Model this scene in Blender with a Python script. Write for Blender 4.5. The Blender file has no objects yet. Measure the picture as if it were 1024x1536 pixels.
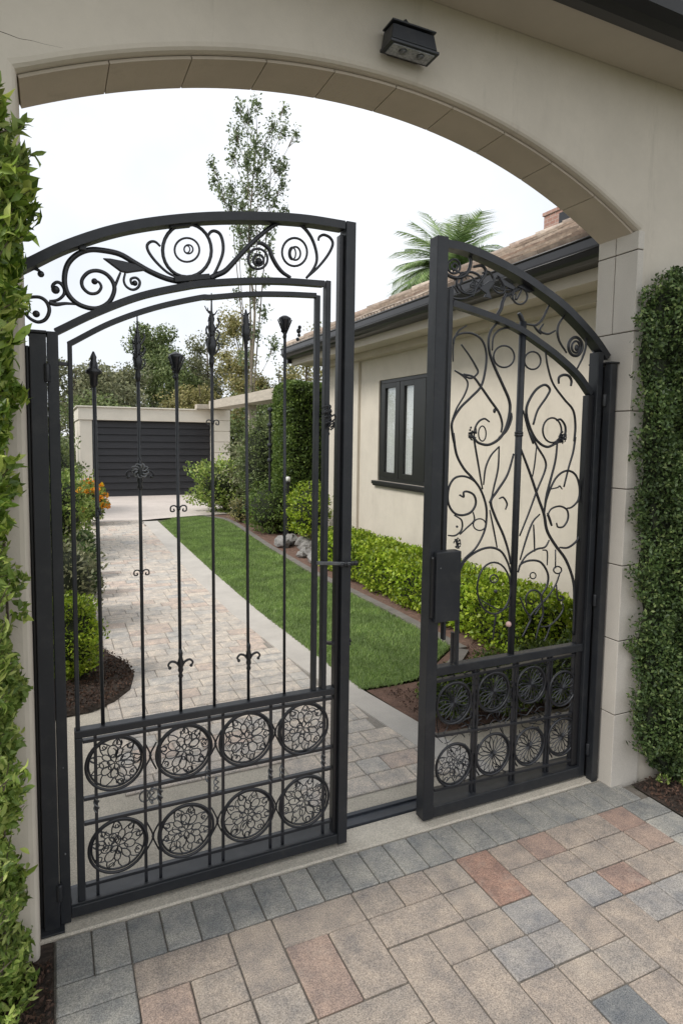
import bpy, math, random
import numpy as np
from mathutils import Vector, Matrix
random.seed(7); rng = np.random.default_rng(7)
PI = math.pi
sc = bpy.context.scene
col = sc.collection

# ------------------------------------------------------------------ camera
F = 942.0
Rm = (Matrix.Rotation(math.radians(-24.9), 3, 'Z') @ Matrix.Rotation(math.radians(90-4.73), 3, 'X')
      @ Matrix.Rotation(math.radians(0.8), 3, 'Z'))
CAM = Vector((0, 0, 1.773))
cd = bpy.data.cameras.new('camera'); cam = bpy.data.objects.new('camera', cd); col.objects.link(cam)
cam.matrix_world = Matrix.Translation(CAM) @ Rm.to_4x4()
cd.sensor_fit = 'VERTICAL'; cd.sensor_height = 36; cd.lens = 36*F/1536; cd.shift_y = -33/1536; cd.clip_start = .05; cd.clip_end = 2000
sc.camera = cam
def ray(px, py): return Rm @ Vector(((px-512)/F, -(py-735)/F, -1))
def onz(px, py, z=0): d = ray(px, py); return CAM + d*((z-CAM.z)/d.z)
def ony(px, py, y): d = ray(px, py); return CAM + d*((y-CAM.y)/d.y)
def onx(px, py, x): d = ray(px, py); return CAM + d*((x-CAM.x)/d.x)

# ------------------------------------------------------------------ materials
def newmat(name):
    m = bpy.data.materials.new(name); m.use_nodes = True
    nt = m.node_tree; b = nt.nodes['Principled BSDF']
    return m, nt, b
def N(nt, t, **kw):
    n = nt.nodes.new(t)
    for k, v in kw.items():
        if k in n.inputs: n.inputs[k].default_value = v
        else: setattr(n, k, v)
    return n
def L(nt, a, b): nt.links.new(a, b)
def rgb(c, k=1): return (min(c[0]*k, 1), min(c[1]*k, 1), min(c[2]*k, 1), 1)
def mixc(nt, fac, a, b, mode='MIX'):
    m = nt.nodes.new('ShaderNodeMix'); m.data_type = 'RGBA'; m.blend_type = mode
    for s, v in ((m.inputs[0], fac), (m.inputs[6], a), (m.inputs[7], b)):
        if hasattr(v, 'links'): L(nt, v, s)
        else: s.default_value = v
    return m.outputs[2]
def ramp(nt, fac, stops, interp='LINEAR'):
    r = nt.nodes.new('ShaderNodeValToRGB'); e = r.color_ramp.elements; r.color_ramp.interpolation = interp
    while len(e) < len(stops): e.new(.5)
    for el, (p, c) in zip(e, stops): el.position = p; el.color = (c[0], c[1], c[2], 1)
    L(nt, fac, r.inputs[0]); return r.outputs[0]
def noise(nt, scale, detail=4, rough=.6, coord='Object', stretch=None):
    tc = nt.nodes.new('ShaderNodeTexCoord'); n = N(nt, 'ShaderNodeTexNoise', Scale=scale, Detail=detail, Roughness=rough)
    if stretch:
        mp = nt.nodes.new('ShaderNodeMapping'); mp.inputs['Scale'].default_value = stretch
        L(nt, tc.outputs[coord], mp.inputs[0]); L(nt, mp.outputs[0], n.inputs[0])
    else: L(nt, tc.outputs[coord], n.inputs[0])
    return n.outputs[0]
def bump(nt, b, h, strength, dist, prev=None):
    n = N(nt, 'ShaderNodeBump', Strength=strength, Distance=dist); L(nt, h, n.inputs['Height'])
    if prev: L(nt, prev, n.inputs['Normal'])
    L(nt, n.outputs[0], b.inputs['Normal']); return n.outputs[0]
def contrast(nt, h, lo, hi):
    m = N(nt, 'ShaderNodeMapRange'); m.inputs[1].default_value = lo; m.inputs[2].default_value = hi; L(nt, h, m.inputs[0]); return m.outputs[0]

def simple(name, c, rough=.7, var=.15, scale=4, fine=0, fscale=200, bs=0, bscale=120, bd=.002, metal=0, spec=.5, stretch=None, island=0):
    m, nt, b = newmat(name)
    out = mixc(nt, contrast(nt, noise(nt, scale, 5, .65, stretch=stretch), .3, .7), rgb(c, 1-var), rgb(c, 1+var))
    if fine:
        f = contrast(nt, noise(nt, fscale, 2, .7), .3, .7)
        out = mixc(nt, 1.0, out, mixc(nt, f, (1-fine,)*3+(1,), (1+fine,)*3+(1,)), 'MULTIPLY')
    if island:
        g = N(nt, 'ShaderNodeNewGeometry')
        out = mixc(nt, 1.0, out, mixc(nt, g.outputs['Random Per Island'], (1-island,)*3+(1,), (1+island,)*3+(1,)), 'MULTIPLY')
    L(nt, out, b.inputs['Base Color'])
    b.inputs['Roughness'].default_value = rough; b.inputs['Metallic'].default_value = metal
    b.inputs['Specular IOR Level'].default_value = spec
    if bs: bump(nt, b, noise(nt, bscale, 4, .6), bs, bd)
    return m
def leafmat(name, stops, trans=.3, rough=.45):
    m, nt, b = newmat(name)
    g = N(nt, 'ShaderNodeNewGeometry')
    c = ramp(nt, g.outputs['Random Per Island'], stops)
    c = mixc(nt, 1.0, c, mixc(nt, contrast(nt, noise(nt, 3.5, 3), .35, .65), (.70,)*3+(1,), (1.28, 1.26, 1.15, 1)), 'MULTIPLY')
    L(nt, c, b.inputs['Base Color']); b.inputs['Roughness'].default_value = rough
    t = N(nt, 'ShaderNodeBsdfTranslucent'); L(nt, c, t.inputs[0])
    mx = N(nt, 'ShaderNodeMixShader'); mx.inputs[0].default_value = trans
    L(nt, b.outputs[0], mx.inputs[1]); L(nt, t.outputs[0], mx.inputs[2])
    L(nt, mx.outputs[0], nt.nodes['Material Output'].inputs[0])
    return m
def pavermat(name, stops, bord=False):
    m, nt, b = newmat(name)
    a = N(nt, 'ShaderNodeAttribute', attribute_name='tone')
    c = ramp(nt, a.outputs['Fac'], stops)
    n1 = contrast(nt, noise(nt, 9, 5, .7), .3, .7)
    c = mixc(nt, 1.0, c, mixc(nt, n1, (.64, .66, .70, 1), (1.27, 1.21, 1.13, 1)), 'MULTIPLY')
    n2 = contrast(nt, noise(nt, 230, 3, .75), .32, .68)
    c = mixc(nt, 1.0, c, mixc(nt, n2, (.45, .45, .46, 1), (1.5, 1.48, 1.43, 1)), 'MULTIPLY')
    n4 = contrast(nt, noise(nt, 2.2, 6, .75), .56, .7)
    c = mixc(nt, n4, c, mixc(nt, .30, c, (.50, .45, .38, 1)))
    n5 = contrast(nt, noise(nt, 1.4, 7, .8, stretch=(1, 1.7, 1)), .60, .72)
    c = mixc(nt, n5, c, mixc(nt, .35, c, (.07, .065, .055, 1)))
    L(nt, c, b.inputs['Base Color']); b.inputs['Roughness'].default_value = .8; b.inputs['Specular IOR Level'].default_value = .3
    p = bump(nt, b, noise(nt, 260, 3, .7), .55, .002)
    bump(nt, b, noise(nt, 22, 3, .6), .25, .006, p)
    return m

M = {}
def stucco(name, c):
    m, nt, b = newmat(name)
    o = mixc(nt, contrast(nt, noise(nt, 2.2, 6, .7), .35, .65), rgb(c, .93), rgb(c, 1.05))
    o = mixc(nt, contrast(nt, noise(nt, 1.1, 5, .75, stretch=(1, 1, .35)), .56, .72), o, mixc(nt, .14, o, (.12, .10, .07, 1)))
    o = mixc(nt, contrast(nt, noise(nt, 3.2, 6, .75, stretch=(1.6, 1.6, .22)), .58, .74), o, mixc(nt, .22, o, (.10, .085, .06, 1)))
    L(nt, o, b.inputs['Base Color']); b.inputs['Roughness'].default_value = .92; b.inputs['Specular IOR Level'].default_value = .2
    p = bump(nt, b, noise(nt, 170, 4, .65), .35, .002)
    bump(nt, b, noise(nt, 14, 3, .6), .3, .006, p)
    return m
M['stucco'] = stucco('stucco', (.60, .545, .46))
M['house'] = stucco('house_stucco', (.60, .55, .47))
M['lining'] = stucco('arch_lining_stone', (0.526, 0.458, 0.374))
M['stone'] = simple('limestone_block', (.56, .52, .46), .85, .07, 3, .10, 260, .3, 180, .0015, spec=.25, island=.05)
M['joint'] = simple('mortar_joint', (.10, .085, .07), .95)
M['soffitboard'] = simple('eave_board', (.52, .47, .395), .85, .06, 3)
M['black'] = simple('black_powder_coat', (0.017, 0.019, 0.023), .36, .18, 3, .15, 500, .12, 350, .0006, spec=.5)
def dusty(m, c, k, sc_):
    nt = m.node_tree; b = nt.nodes['Principled BSDF']; src = b.inputs['Base Color'].links[0].from_socket
    f = N(nt, 'ShaderNodeMath', operation='MULTIPLY'); L(nt, contrast(nt, noise(nt, sc_, 7, .75), .50, .72), f.inputs[0]); f.inputs[1].default_value = k
    L(nt, mixc(nt, f.outputs[0], src, rgb(c)), b.inputs['Base Color'])
    r = N(nt, 'ShaderNodeMapRange'); L(nt, noise(nt, sc_*1.7, 6, .7), r.inputs[0]); r.inputs[3].default_value = .28; r.inputs[4].default_value = .58; L(nt, r.outputs[0], b.inputs['Roughness'])
dusty(M['black'], (.10, .095, .085), .22, 9)
M['iron'] = simple('wrought_iron', (0.014, 0.015, 0.019), .34, .25, 12, .2, 300, .25, 260, .0006, spec=.6)
M['rod'] = simple('grey_iron_rod', (.024, .026, .029), .42, .2, 8, .15, 300, .2, 200, .0006)
M['silvered'] = simple('worn_silvered_iron', (.16, .165, .17), .35, .3, 40, .2, 300, .3, 200, .001, metal=.6)
M['gutter'] = simple('black_gutter', (.014, .014, .016), .32, .15, 5, spec=.5)
M['concrete'] = simple('washed_concrete', (0.484, 0.442, 0.370), .9, .14, 2.6, .28, 190, .4, 160, .003, spec=.25)
M['curb'] = simple('smooth_concrete', (.50, .47, .43), .85, .12, 2.5, .12, 150, .25, 120, .002, spec=.3)
M['track'] = simple('steel_track', (.05, .056, .068), .38, .2, 10, metal=.3)
M['soil'] = simple('dark_soil', (.045, .032, .024), .95, .4, 9, .4, 60, .8, 60, .02)
M['mulch'] = simple('bark_mulch', (.075, .042, .028), .9, .4, 12, .4, 90, .6, 80, .01, island=.6)
M['redmulch'] = simple('reddish_bark_mulch', (.16, .095, .070), .95, .3, 12, .5, 110, .8, 120, .012)
M['lawnbase'] = simple('lawn_turf', (0.111, 0.168, 0.051), .95, .35, 1.2, .5, 70, .8, 60, .02)
M['grass'] = leafmat('grass_blade', [(0, (0.134, 0.220, 0.052)), (.5, (0.213, 0.325, 0.098)), (1, (0.374, 0.488, 0.178))], .3, .5)
M['ground'] = simple('garden_ground', (.09, .10, .05), .95, .4, 1, .4, 30, .5, 30, .02)
M['grout'] = simple('paver_sand', (.14, .125, .105), .95, .3, 20, .4, 300, .6, 200, .004)
M['paver'] = pavermat('tumbled_paver', [(0, (0.181, 0.191, 0.200)), (.22, (0.298, 0.291, 0.288)), (.45, (0.334, 0.299, 0.265)), (.7, (0.352, 0.299, 0.260)), (.88, (0.316, 0.238, 0.205)), (1, (0.305, 0.201, 0.164))])
M['border'] = pavermat('blue_grey_paver', [(0, (0.240, 0.245, 0.239)), (.5, (0.288, 0.289, 0.276)), (1, (0.347, 0.344, 0.325))])
M['grout2'] = simple('pale_paver_sand', (.27, .245, .215), .95, .2, 20, .3, 300)
M['drive'] = pavermat('driveway_paver', [(0, (.50, .49, .475)), (.4, (.56, .525, .485)), (.8, (.58, .53, .48)), (1, (.55, .46, .41))])
M['apron'] = simple('pinkish_concrete', (.56, .50, .455), .9, .10, 1.5, .15, 60, .3, 60, .003)
M['door'] = simple('dark_boards', (.020, .020, .024), .5, .2, 4, .15, 80, .2, 60, .002, stretch=(1, 1, 6))
M['render'] = simple('garage_render', (.72, .67, .58), .9, .06, 2, .08, 120, .3, 120, .002)
M['beam'] = simple('weathered_beam', (.46, .41, .34), .85, .15, 3, .1, 80, stretch=(4, 1, 6))
M['wframe'] = simple('dark_window_frame', (.011, .012, .011), .35, .15, 6)
M['curtain'] = simple('white_curtain', (.72, .72, .70), .9, .12, 3, stretch=(1, 12, .3))
M['bark'] = simple('bark', (.12, .095, .07), .95, .35, 12, .3, 60, .9, 30, .02, stretch=(1, 1, .3))
M['palebark'] = simple('pale_bark', (.20, .17, .13), .95, .3, 12, .3, 60, .6, 30, .02)
M['core'] = simple('core_shade', (.018, .024, .010), 1, .4, 30, .4, 80)  # for solid cores in foliage; inner shade put into the colour
M['rock'] = simple('grey_rock', (.23, .22, .21), .9, .25, 9, .3, 60, .8, 30, .02, island=.3)
M['knob'] = simple('pale_knob', (.55, .36, .33), .4, .1, 20)
M['lens'] = simple('frosted_lens', (.30, .31, .33), .25, .3, 30, .3, 90, .5, 80, .004)
M['leafbay'] = leafmat('bay_leaf', [(0, (0.077, 0.143, 0.023)), (.4, (0.171, 0.284, 0.036)), (.75, (0.327, 0.452, 0.074)), (1, (0.584, 0.670, 0.164))], .3, .4)
M['leafpale'] = leafmat('pale_leaf', [(0, (0.109, 0.182, 0.036)), (.5, (0.242, 0.351, 0.073)), (1, (0.484, 0.557, 0.169))], .32, .5)
M['leafdark'] = leafmat('dark_creeper_leaf', [(0, (0.033, 0.060, 0.018)), (.5, (0.075, 0.128, 0.039)), (.85, (0.143, 0.210, 0.068)), (1, (0.255, 0.315, 0.120))], .25, .5)
M['leafbox'] = leafmat('box_leaf', [(0, (0.108, 0.180, 0.012)), (.5, (0.264, 0.396, 0.024)), (1, (0.504, 0.600, 0.072))], .32, .45)
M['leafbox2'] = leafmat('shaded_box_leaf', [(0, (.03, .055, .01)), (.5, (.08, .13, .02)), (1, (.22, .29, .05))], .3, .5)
M['leafhedge'] = leafmat('clipped_hedge_leaf', [(0, (0.058, 0.104, 0.021)), (.5, (0.111, 0.182, 0.036)), (1, (0.208, 0.286, 0.065))], .3, .55)
M['leaftree'] = leafmat('tree_leaf', [(0, (0.077, 0.113, 0.038)), (.5, (0.148, 0.202, 0.071)), (1, (0.258, 0.304, 0.129))], .3, .6)
M['leafolive'] = leafmat('olive_leaf', [(0, (0.121, 0.138, 0.072)), (.5, (0.209, 0.226, 0.127)), (1, (0.341, 0.341, 0.209))], .3, .6)
M['leafyel'] = leafmat('yellowing_leaf', [(0, (0.198, 0.209, 0.077)), (.5, (0.319, 0.297, 0.121)), (1, (0.462, 0.407, 0.198))], .35, .6)
M['leafpop'] = leafmat('poplar_leaf', [(0, (0.115, 0.161, 0.086)), (.5, (0.196, 0.253, 0.138)), (1, (0.299, 0.356, 0.207))], .35, .6)
M['palm'] = leafmat('palm_leaf', [(0, (0.125, 0.213, 0.075)), (.5, (0.250, 0.362, 0.150)), (1, (0.425, 0.525, 0.275))], .35, .45)
M['petal'] = leafmat('orange_petal', [(0, (.75, .20, .01)), (.5, (.85, .34, .02)), (1, (.85, .55, .03))], .3, .5)

def tilemat():
    m, nt, b = newmat('clay_tile')
    g = N(nt, 'ShaderNodeNewGeometry')
    c = ramp(nt, g.outputs['Random Per Island'], [(0, (.24, .185, .15)), (.35, (.42, .345, .28)), (.7, (.54, .455, .38)), (1, (.34, .25, .20))])
    c = mixc(nt, 1.0, c, mixc(nt, contrast(nt, noise(nt, 12, 6, .7), .3, .7), (.55, .55, .57, 1), (1.25, 1.25, 1.22, 1)), 'MULTIPLY')
    L(nt, c, b.inputs['Base Color']); b.inputs['Roughness'].default_value = .85
    bump(nt, b, noise(nt, 60, 4, .7), .4, .004); return m
M['tile'] = tilemat()
def brickmat():
    m, nt, b = newmat('red_brick')
    tc = N(nt, 'ShaderNodeTexCoord'); s = N(nt, 'ShaderNodeSeparateXYZ'); cb = N(nt, 'ShaderNodeCombineXYZ')
    ad = N(nt, 'ShaderNodeMath', operation='ADD')
    L(nt, tc.outputs['Object'], s.inputs[0]); L(nt, s.outputs[0], ad.inputs[0]); L(nt, s.outputs[1], ad.inputs[1])
    L(nt, ad.outputs[0], cb.inputs[0]); L(nt, s.outputs[2], cb.inputs[1])
    br = N(nt, 'ShaderNodeTexBrick', Scale=4.5, Color1=(.30, .16, .125, 1), Color2=(.40, .25, .20, 1), Mortar=(.40, .33, .29, 1))
    br.inputs['Mortar Size'].default_value = .02
    L(nt, cb.outputs[0], br.inputs[0]); L(nt, br.outputs[0], b.inputs['Base Color']); b.inputs['Roughness'].default_value = .9
    bump(nt, b, noise(nt, 40, 4, .7), .5, .006); return m
M['brick'] = brickmat()
def glassmat():
    m, nt, b = newmat('window_glass')
    gl = N(nt, 'ShaderNodeBsdfGlossy', Roughness=.01, Color=(.85, .9, .92, 1)); tr = N(nt, 'ShaderNodeBsdfTransparent', Color=(.93, .94, .94, 1))
    lw = N(nt, 'ShaderNodeLayerWeight', Blend=.5); mx = N(nt, 'ShaderNodeMixShader')
    pw = N(nt, 'ShaderNodeMath', operation='POWER'); L(nt, lw.outputs['Facing'], pw.inputs[0]); pw.inputs[1].default_value = 3.2
    md = N(nt, 'ShaderNodeMath', operation='MULTIPLY_ADD'); L(nt, pw.outputs[0], md.inputs[0]); md.inputs[1].default_value = .8; md.inputs[2].default_value = .04
    L(nt, md.outputs[0], mx.inputs[0]); L(nt, tr.outputs[0], mx.inputs[1]); L(nt, gl.outputs[0], mx.inputs[2])
    L(nt, mx.outputs[0], nt.nodes['Material Output'].inputs[0]); return m
M['glass'] = glassmat()

# ------------------------------------------------------------------ mesh helpers
def meta(o, label=None, cat=None, group=None, kind=None):
    if label: o['label'] = label
    if cat: o['category'] = cat
    if group: o['group'] = group
    if kind: o['kind'] = kind
    return o
def empty(name, loc, label, cat, group=None):
    o = bpy.data.objects.new(name, None); col.objects.link(o); o.location = loc
    o.empty_display_size = .1
    return meta(o, label, cat, group)
def catmull(pts, n=6):
    P = [Vector(p) for p in pts]
    if len(P) < 3: return P
    closed = (P[0]-P[-1]).length < 1e-6
    out = []
    for i in range(len(P)-1):
        p0 = P[i-1] if i > 0 else (P[-2] if closed else 2*P[0]-P[1])
        p3 = P[i+2] if i+2 < len(P) else (P[1] if closed else 2*P[-1]-P[-2])
        p1, p2 = P[i], P[i+1]
        for k in range(n):
            t = k/n
            out.append(.5*((2*p1)+(p2-p0)*t+(2*p0-5*p1+4*p2-p3)*t*t+(3*p1-p0-3*p2+p3)*t**3))
    out.append(P[-1]); return out
class MB:
    def __init__(s): s.v = []; s.f = []; s.tone = []
    def add(s, vs, fs, tone=0):
        b = len(s.v); s.v += [tuple(v) for v in vs]
        for f in fs: s.f.append(tuple(i+b for i in f)); s.tone.append(tone)
    def box(s, a, b, tone=0):
        x0, y0, z0 = a; x1, y1, z1 = b
        s.add([(x0,y0,z0),(x1,y0,z0),(x1,y1,z0),(x0,y1,z0),(x0,y0,z1),(x1,y0,z1),(x1,y1,z1),(x0,y1,z1)],
              [(0,3,2,1),(4,5,6,7),(0,1,5,4),(1,2,6,5),(2,3,7,6),(3,0,4,7)], tone)
    def cbox(s, a, b, c=.004, tone=0):
        # box with chamfered edges on all sides
        x0, y0, z0 = a; x1, y1, z1 = b
        vs = []
        for z, k in ((z0, c), (z0+c, 0), (z1-c, 0), (z1, c)):
            vs += [(x0+k, y0+(c if k == 0 else c), z), (x1-k, y0+c, z)] if False else []
        lev = [(z0, c), (z0+c, 0), (z1-c, 0), (z1, c)]
        vs = []
        for z, k in lev:
            e = c
            if k: ring = [(x0+k+0,y0+k),(x1-k,y0+k),(x1-k,y0+k),(x1-k,y1-k),(x1-k,y1-k),(x0+k,y1-k),(x0+k,y1-k),(x0+k,y0+k)]; ring = [(x0+e,y0+e),(x1-e,y0+e),(x1-e,y1-e),(x0+e,y1-e)]
            else: ring = [(x0+e,y0),(x1-e,y0),(x1,y0+e),(x1,y1-e),(x1-e,y1),(x0+e,y1),(x0,y1-e),(x0,y0+e)]
            vs.append([(p[0], p[1], z) for p in ring])
        V = vs[0]+vs[1]+vs[2]+vs[3]
        B, A1, A2, T = 0, 4, 12, 20
        f = [(3,2,1,0), (T,T+1,T+2,T+3)]
        for i in range(8): f.append((A1+i, A1+(i+1) % 8, A2+(i+1) % 8, A2+i))
        for (q, side) in ((T, 1), (B, -1)):
            A = A2 if side == 1 else A1
            for i in range(4):
                j = (i+1) % 4
                fa = (A+2*i, A+2*i+1, q+j, q+i); f.append(fa if side == 1 else fa[::-1])
                fb = (A+2*i+1, A+(2*i+2) % 8, q+j); f.append(fb if side == 1 else fb[::-1])
        s.add(V, f, tone)
    def tube(s, pts, r, sides=6, r1=None, cap=True):
        P = [Vector(p) for p in pts]; n = len(P)
        if n < 2: return
        fr = None; vs = []
        for i, p in enumerate(P):
            t = (P[min(i+1, n-1)]-P[max(i-1, 0)])
            if t.length < 1e-9: t = Vector((0, 0, 1))
            t.normalize()
            if fr is None:
                a = Vector((0, 1, 0)) if abs(t.y) < .9 else Vector((1, 0, 0)); fr = (a-t*a.dot(t)).normalized()
            else:
                fr = fr-t*fr.dot(t)
                fr = fr.normalized() if fr.length > 1e-6 else t.orthogonal().normalized()
            bn = t.cross(fr)
            rr = r(i/(n-1)) if callable(r) else (r if r1 is None else r+(r1-r)*i/(n-1))
            for k in range(sides):
                a = 2*PI*k/sides; vs.append(p+fr*math.cos(a)*rr+bn*math.sin(a)*rr)
        fs = []
        for i in range(n-1):
            for k in range(sides):
                k2 = (k+1) % sides
                fs.append((i*sides+k, i*sides+k2, (i+1)*sides+k2, (i+1)*sides+k))
        if cap: fs += [tuple(range(sides))[::-1], tuple((n-1)*sides+k for k in range(sides))]
        s.add(vs, fs)
    def lathe(s, c, prof, sides=12):
        c = Vector(c); vs = []; fs = []
        for r, z in prof:
            for k in range(sides):
                a = 2*PI*k/sides; vs.append((c.x+r*math.cos(a), c.y+r*math.sin(a), c.z+z))
        for i in range(len(prof)-1):
            for k in range(sides):
                k2 = (k+1) % sides; fs.append((i*sides+k, i*sides+k2, (i+1)*sides+k2, (i+1)*sides+k))
        fs += [tuple(range(sides))[::-1], tuple((len(prof)-1)*sides+k for k in range(sides))]
        s.add(vs, fs)
    def ball(s, c, r, sides=8, sq=(1, 1, 1)):
        c = Vector(c); rings = 6; vs = []; fs = []
        for i in range(rings+1):
            th = PI*i/rings
            rr = max(math.sin(th), .02)
            for k in range(sides):
                a = 2*PI*k/sides; vs.append((c.x+r*sq[0]*rr*math.cos(a), c.y+r*sq[1]*rr*math.sin(a), c.z-r*sq[2]*math.cos(th)))
        for i in range(rings):
            for k in range(sides):
                k2 = (k+1) % sides; fs.append((i*sides+k, i*sides+k2, (i+1)*sides+k2, (i+1)*sides+k))
        s.add(vs, fs)
    def ribbon(s, xz, w, y0, y1, both=True):
        # rectangular bar swept along a path in an XZ plane
        n = len(xz); vs = []
        for i, p in enumerate(xz):
            a = Vector(xz[max(i-1, 0)]); b = Vector(xz[min(i+1, n-1)]); t = (b-a).normalized(); nn = Vector((-t.y, t.x))
            for (sgn, y) in ((-1, y0), (1, y0), (1, y1), (-1, y1)):
                q = Vector(p)+nn*sgn*w/2; vs.append((q.x, y, q.y))
        fs = []
        for i in range(n-1):
            for k in range(4):
                k2 = (k+1) % 4; fs.append((i*4+k, i*4+k2, (i+1)*4+k2, (i+1)*4+k))
        fs += [(3, 2, 1, 0), tuple((n-1)*4+k for k in range(4))]
        s.add(vs, fs)
    def prism(s, poly, a0, a1, axis='z', tone=0):
        # extrude polygon; axis z: (x,y); y: (x,z)
        n = len(poly)
        mk = (lambda p, a: (p[0], p[1], a)) if axis == 'z' else ((lambda p, a: (p[0], a, p[1])) if axis == 'y' else (lambda p, a: (a, p[0], p[1])))
        vs = [mk(p, a0) for p in poly]+[mk(p, a1) for p in poly]
        fs = [tuple(range(n))[::-1], tuple(range(n, 2*n))]+[(i, (i+1) % n, n+(i+1) % n, n+i) for i in range(n)]
        s.add(vs, fs, tone)
    def build(s, name, mat, parent=None, smooth=False, tone=False, bevel=0):
        me = bpy.data.meshes.new(name); me.from_pydata(s.v, [], s.f); me.update()
        me.materials.append(mat)
        if smooth: me.polygons.foreach_set('use_smooth', [True]*len(me.polygons))
        if tone:
            at = me.attributes.new('tone', 'FLOAT', 'FACE'); at.data.foreach_set('value', s.tone)
        import bmesh
        bm = bmesh.new(); bm.from_mesh(me); bmesh.ops.recalc_face_normals(bm, faces=bm.faces)
        bm.to_mesh(me); bm.free()
        o = bpy.data.objects.new(name, me); col.objects.link(o)
        if parent:
            o.parent = parent; o.matrix_parent_inverse = Matrix.Translation(-parent.location) if parent.type == 'EMPTY' else Matrix()
        if bevel:
            bv = o.modifiers.new('bevel', 'BEVEL'); bv.width = bevel; bv.segments = 2; bv.limit_method = 'ANGLE'; bv.angle_limit = math.radians(40)
        return o

def npmesh(name, V, Fc, mat, parent=None, smooth=False):
    me = bpy.data.meshes.new(name); nv = len(V); nf, k = Fc.shape
    me.vertices.add(nv); me.vertices.foreach_set('co', V.astype(np.float32).ravel())
    me.loops.add(nf*k); me.loops.foreach_set('vertex_index', Fc.astype(np.int32).ravel())
    me.polygons.add(nf); me.polygons.foreach_set('loop_start', np.arange(nf, dtype=np.int32)*k)
    me.polygons.foreach_set('loop_total', np.full(nf, k, np.int32))
    me.update(); me.validate(); me.materials.append(mat)
    if smooth: me.polygons.foreach_set('use_smooth', [True]*nf)
    o = bpy.data.objects.new(name, me); col.objects.link(o)
    if parent:
        o.parent = parent; o.matrix_parent_inverse = Matrix.Translation(-parent.location) if parent.type == 'EMPTY' else Matrix()
    return o
def nrm(a): return a/np.maximum(np.linalg.norm(a, axis=-1, keepdims=True), 1e-9)
def leafcloud(name, P, Nn, size, mat, parent=None, aspect=.45, outward=.5, up=.35, shape='diamond'):
    """one leaf per point; Nn = outward direction"""
    n = len(P)
    d = nrm(rng.normal(size=(n, 3))+Nn*outward*2+np.array([0, 0, up]))
    ref = nrm(rng.normal(size=(n, 3))+Nn*.8)
    w = nrm(np.cross(d, ref)); h = np.cross(w, d)
    s = size*(rng.uniform(.6, 1.25, (n, 1)))
    if shape == 'diamond':
        v0 = P-d*s*.5; v1 = P+w*s*aspect*.5+h*s*.06-d*s*.05; v2 = P+d*s*.5; v3 = P-w*s*aspect*.5+h*s*.06-d*s*.05
        V = np.stack([v0, v1, v2, v3], 1).reshape(-1, 3)
        b = np.arange(n)[:, None]*4
        Fc = np.concatenate([b+np.array([[0, 1, 2]]), b+np.array([[0, 2, 3]])], 1).reshape(-1, 3)
    else:
        # larger leaf: curved midrib, two halves
        a = aspect*.5; cur = rng.uniform(.03, .16, (n, 1))
        m0 = P-d*s*.5; m1 = P-d*s*.18+h*s*cur*.5; m2 = P+d*s*.18+h*s*cur*.4; m3 = P+d*s*.55-h*s*cur
        l1 = m1+w*s*a*.85+h*s*.09; l2 = m2+w*s*a*.8+h*s*.08; r1 = m1-w*s*a*.85+h*s*.09; r2 = m2-w*s*a*.8+h*s*.08
        V = np.stack([m0, m1, m2, m3, l1, l2, r1, r2], 1).reshape(-1, 3)
        T = np.array([[0,1,4],[1,2,4],[2,5,4],[2,3,5],[0,6,1],[1,6,2],[2,6,7],[2,7,3]])
        Fc = (np.arange(n)[:, None, None]*8+T[None]).reshape(-1, 3)
    return npmesh(name, V, Fc, mat, parent, smooth=(shape != 'diamond'))
def ell(c, r, n, shell=.55):
    d = nrm(rng.normal(size=(n, 3))); t = (shell+(1-shell)*rng.random((n, 1)))
    return np.array(c)+d*np.array(r)*t, nrm(d/np.array(r))
def lump(P, amp, sc_):
    ph = np.array([1.3, 4.1, 2.2])
    return amp*(np.sin(P[:, :1]*sc_+ph[0])*np.sin(P[:, 1:2]*sc_*1.3+ph[1])+np.sin(P[:, 2:3]*sc_*1.1+ph[2])*.7)

# ------------------------------------------------------------------ ground
def sheet(name, poly, z, m, kind='structure', sub=0):
    mb = MB(); mb.add([(x, y, z) for x, y in poly], [tuple(range(len(poly)))])
    o = mb.build(name, m); meta(o, kind=kind); return o
g = MB(); g.add([(-600, -600, -.03), (600, -600, -.03), (600, 600, -.03), (-600, 600, -.03)], [(0, 1, 2, 3)])
meta(g.build('ground', M['ground']), kind='structure')

YP = 2.214     # front of stone pillars
YW = 2.22     # front of stucco wall
YB = 2.45     # back of wall
# paver sand bed in front of the gate
sheet('paving_bed', [(-.025, -6), (2.695, -6), (2.695, 2.19), (2.645, 2.2), (2.645, 2.29), (-.025, 2.29)], -.006, M['grout'])
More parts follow.
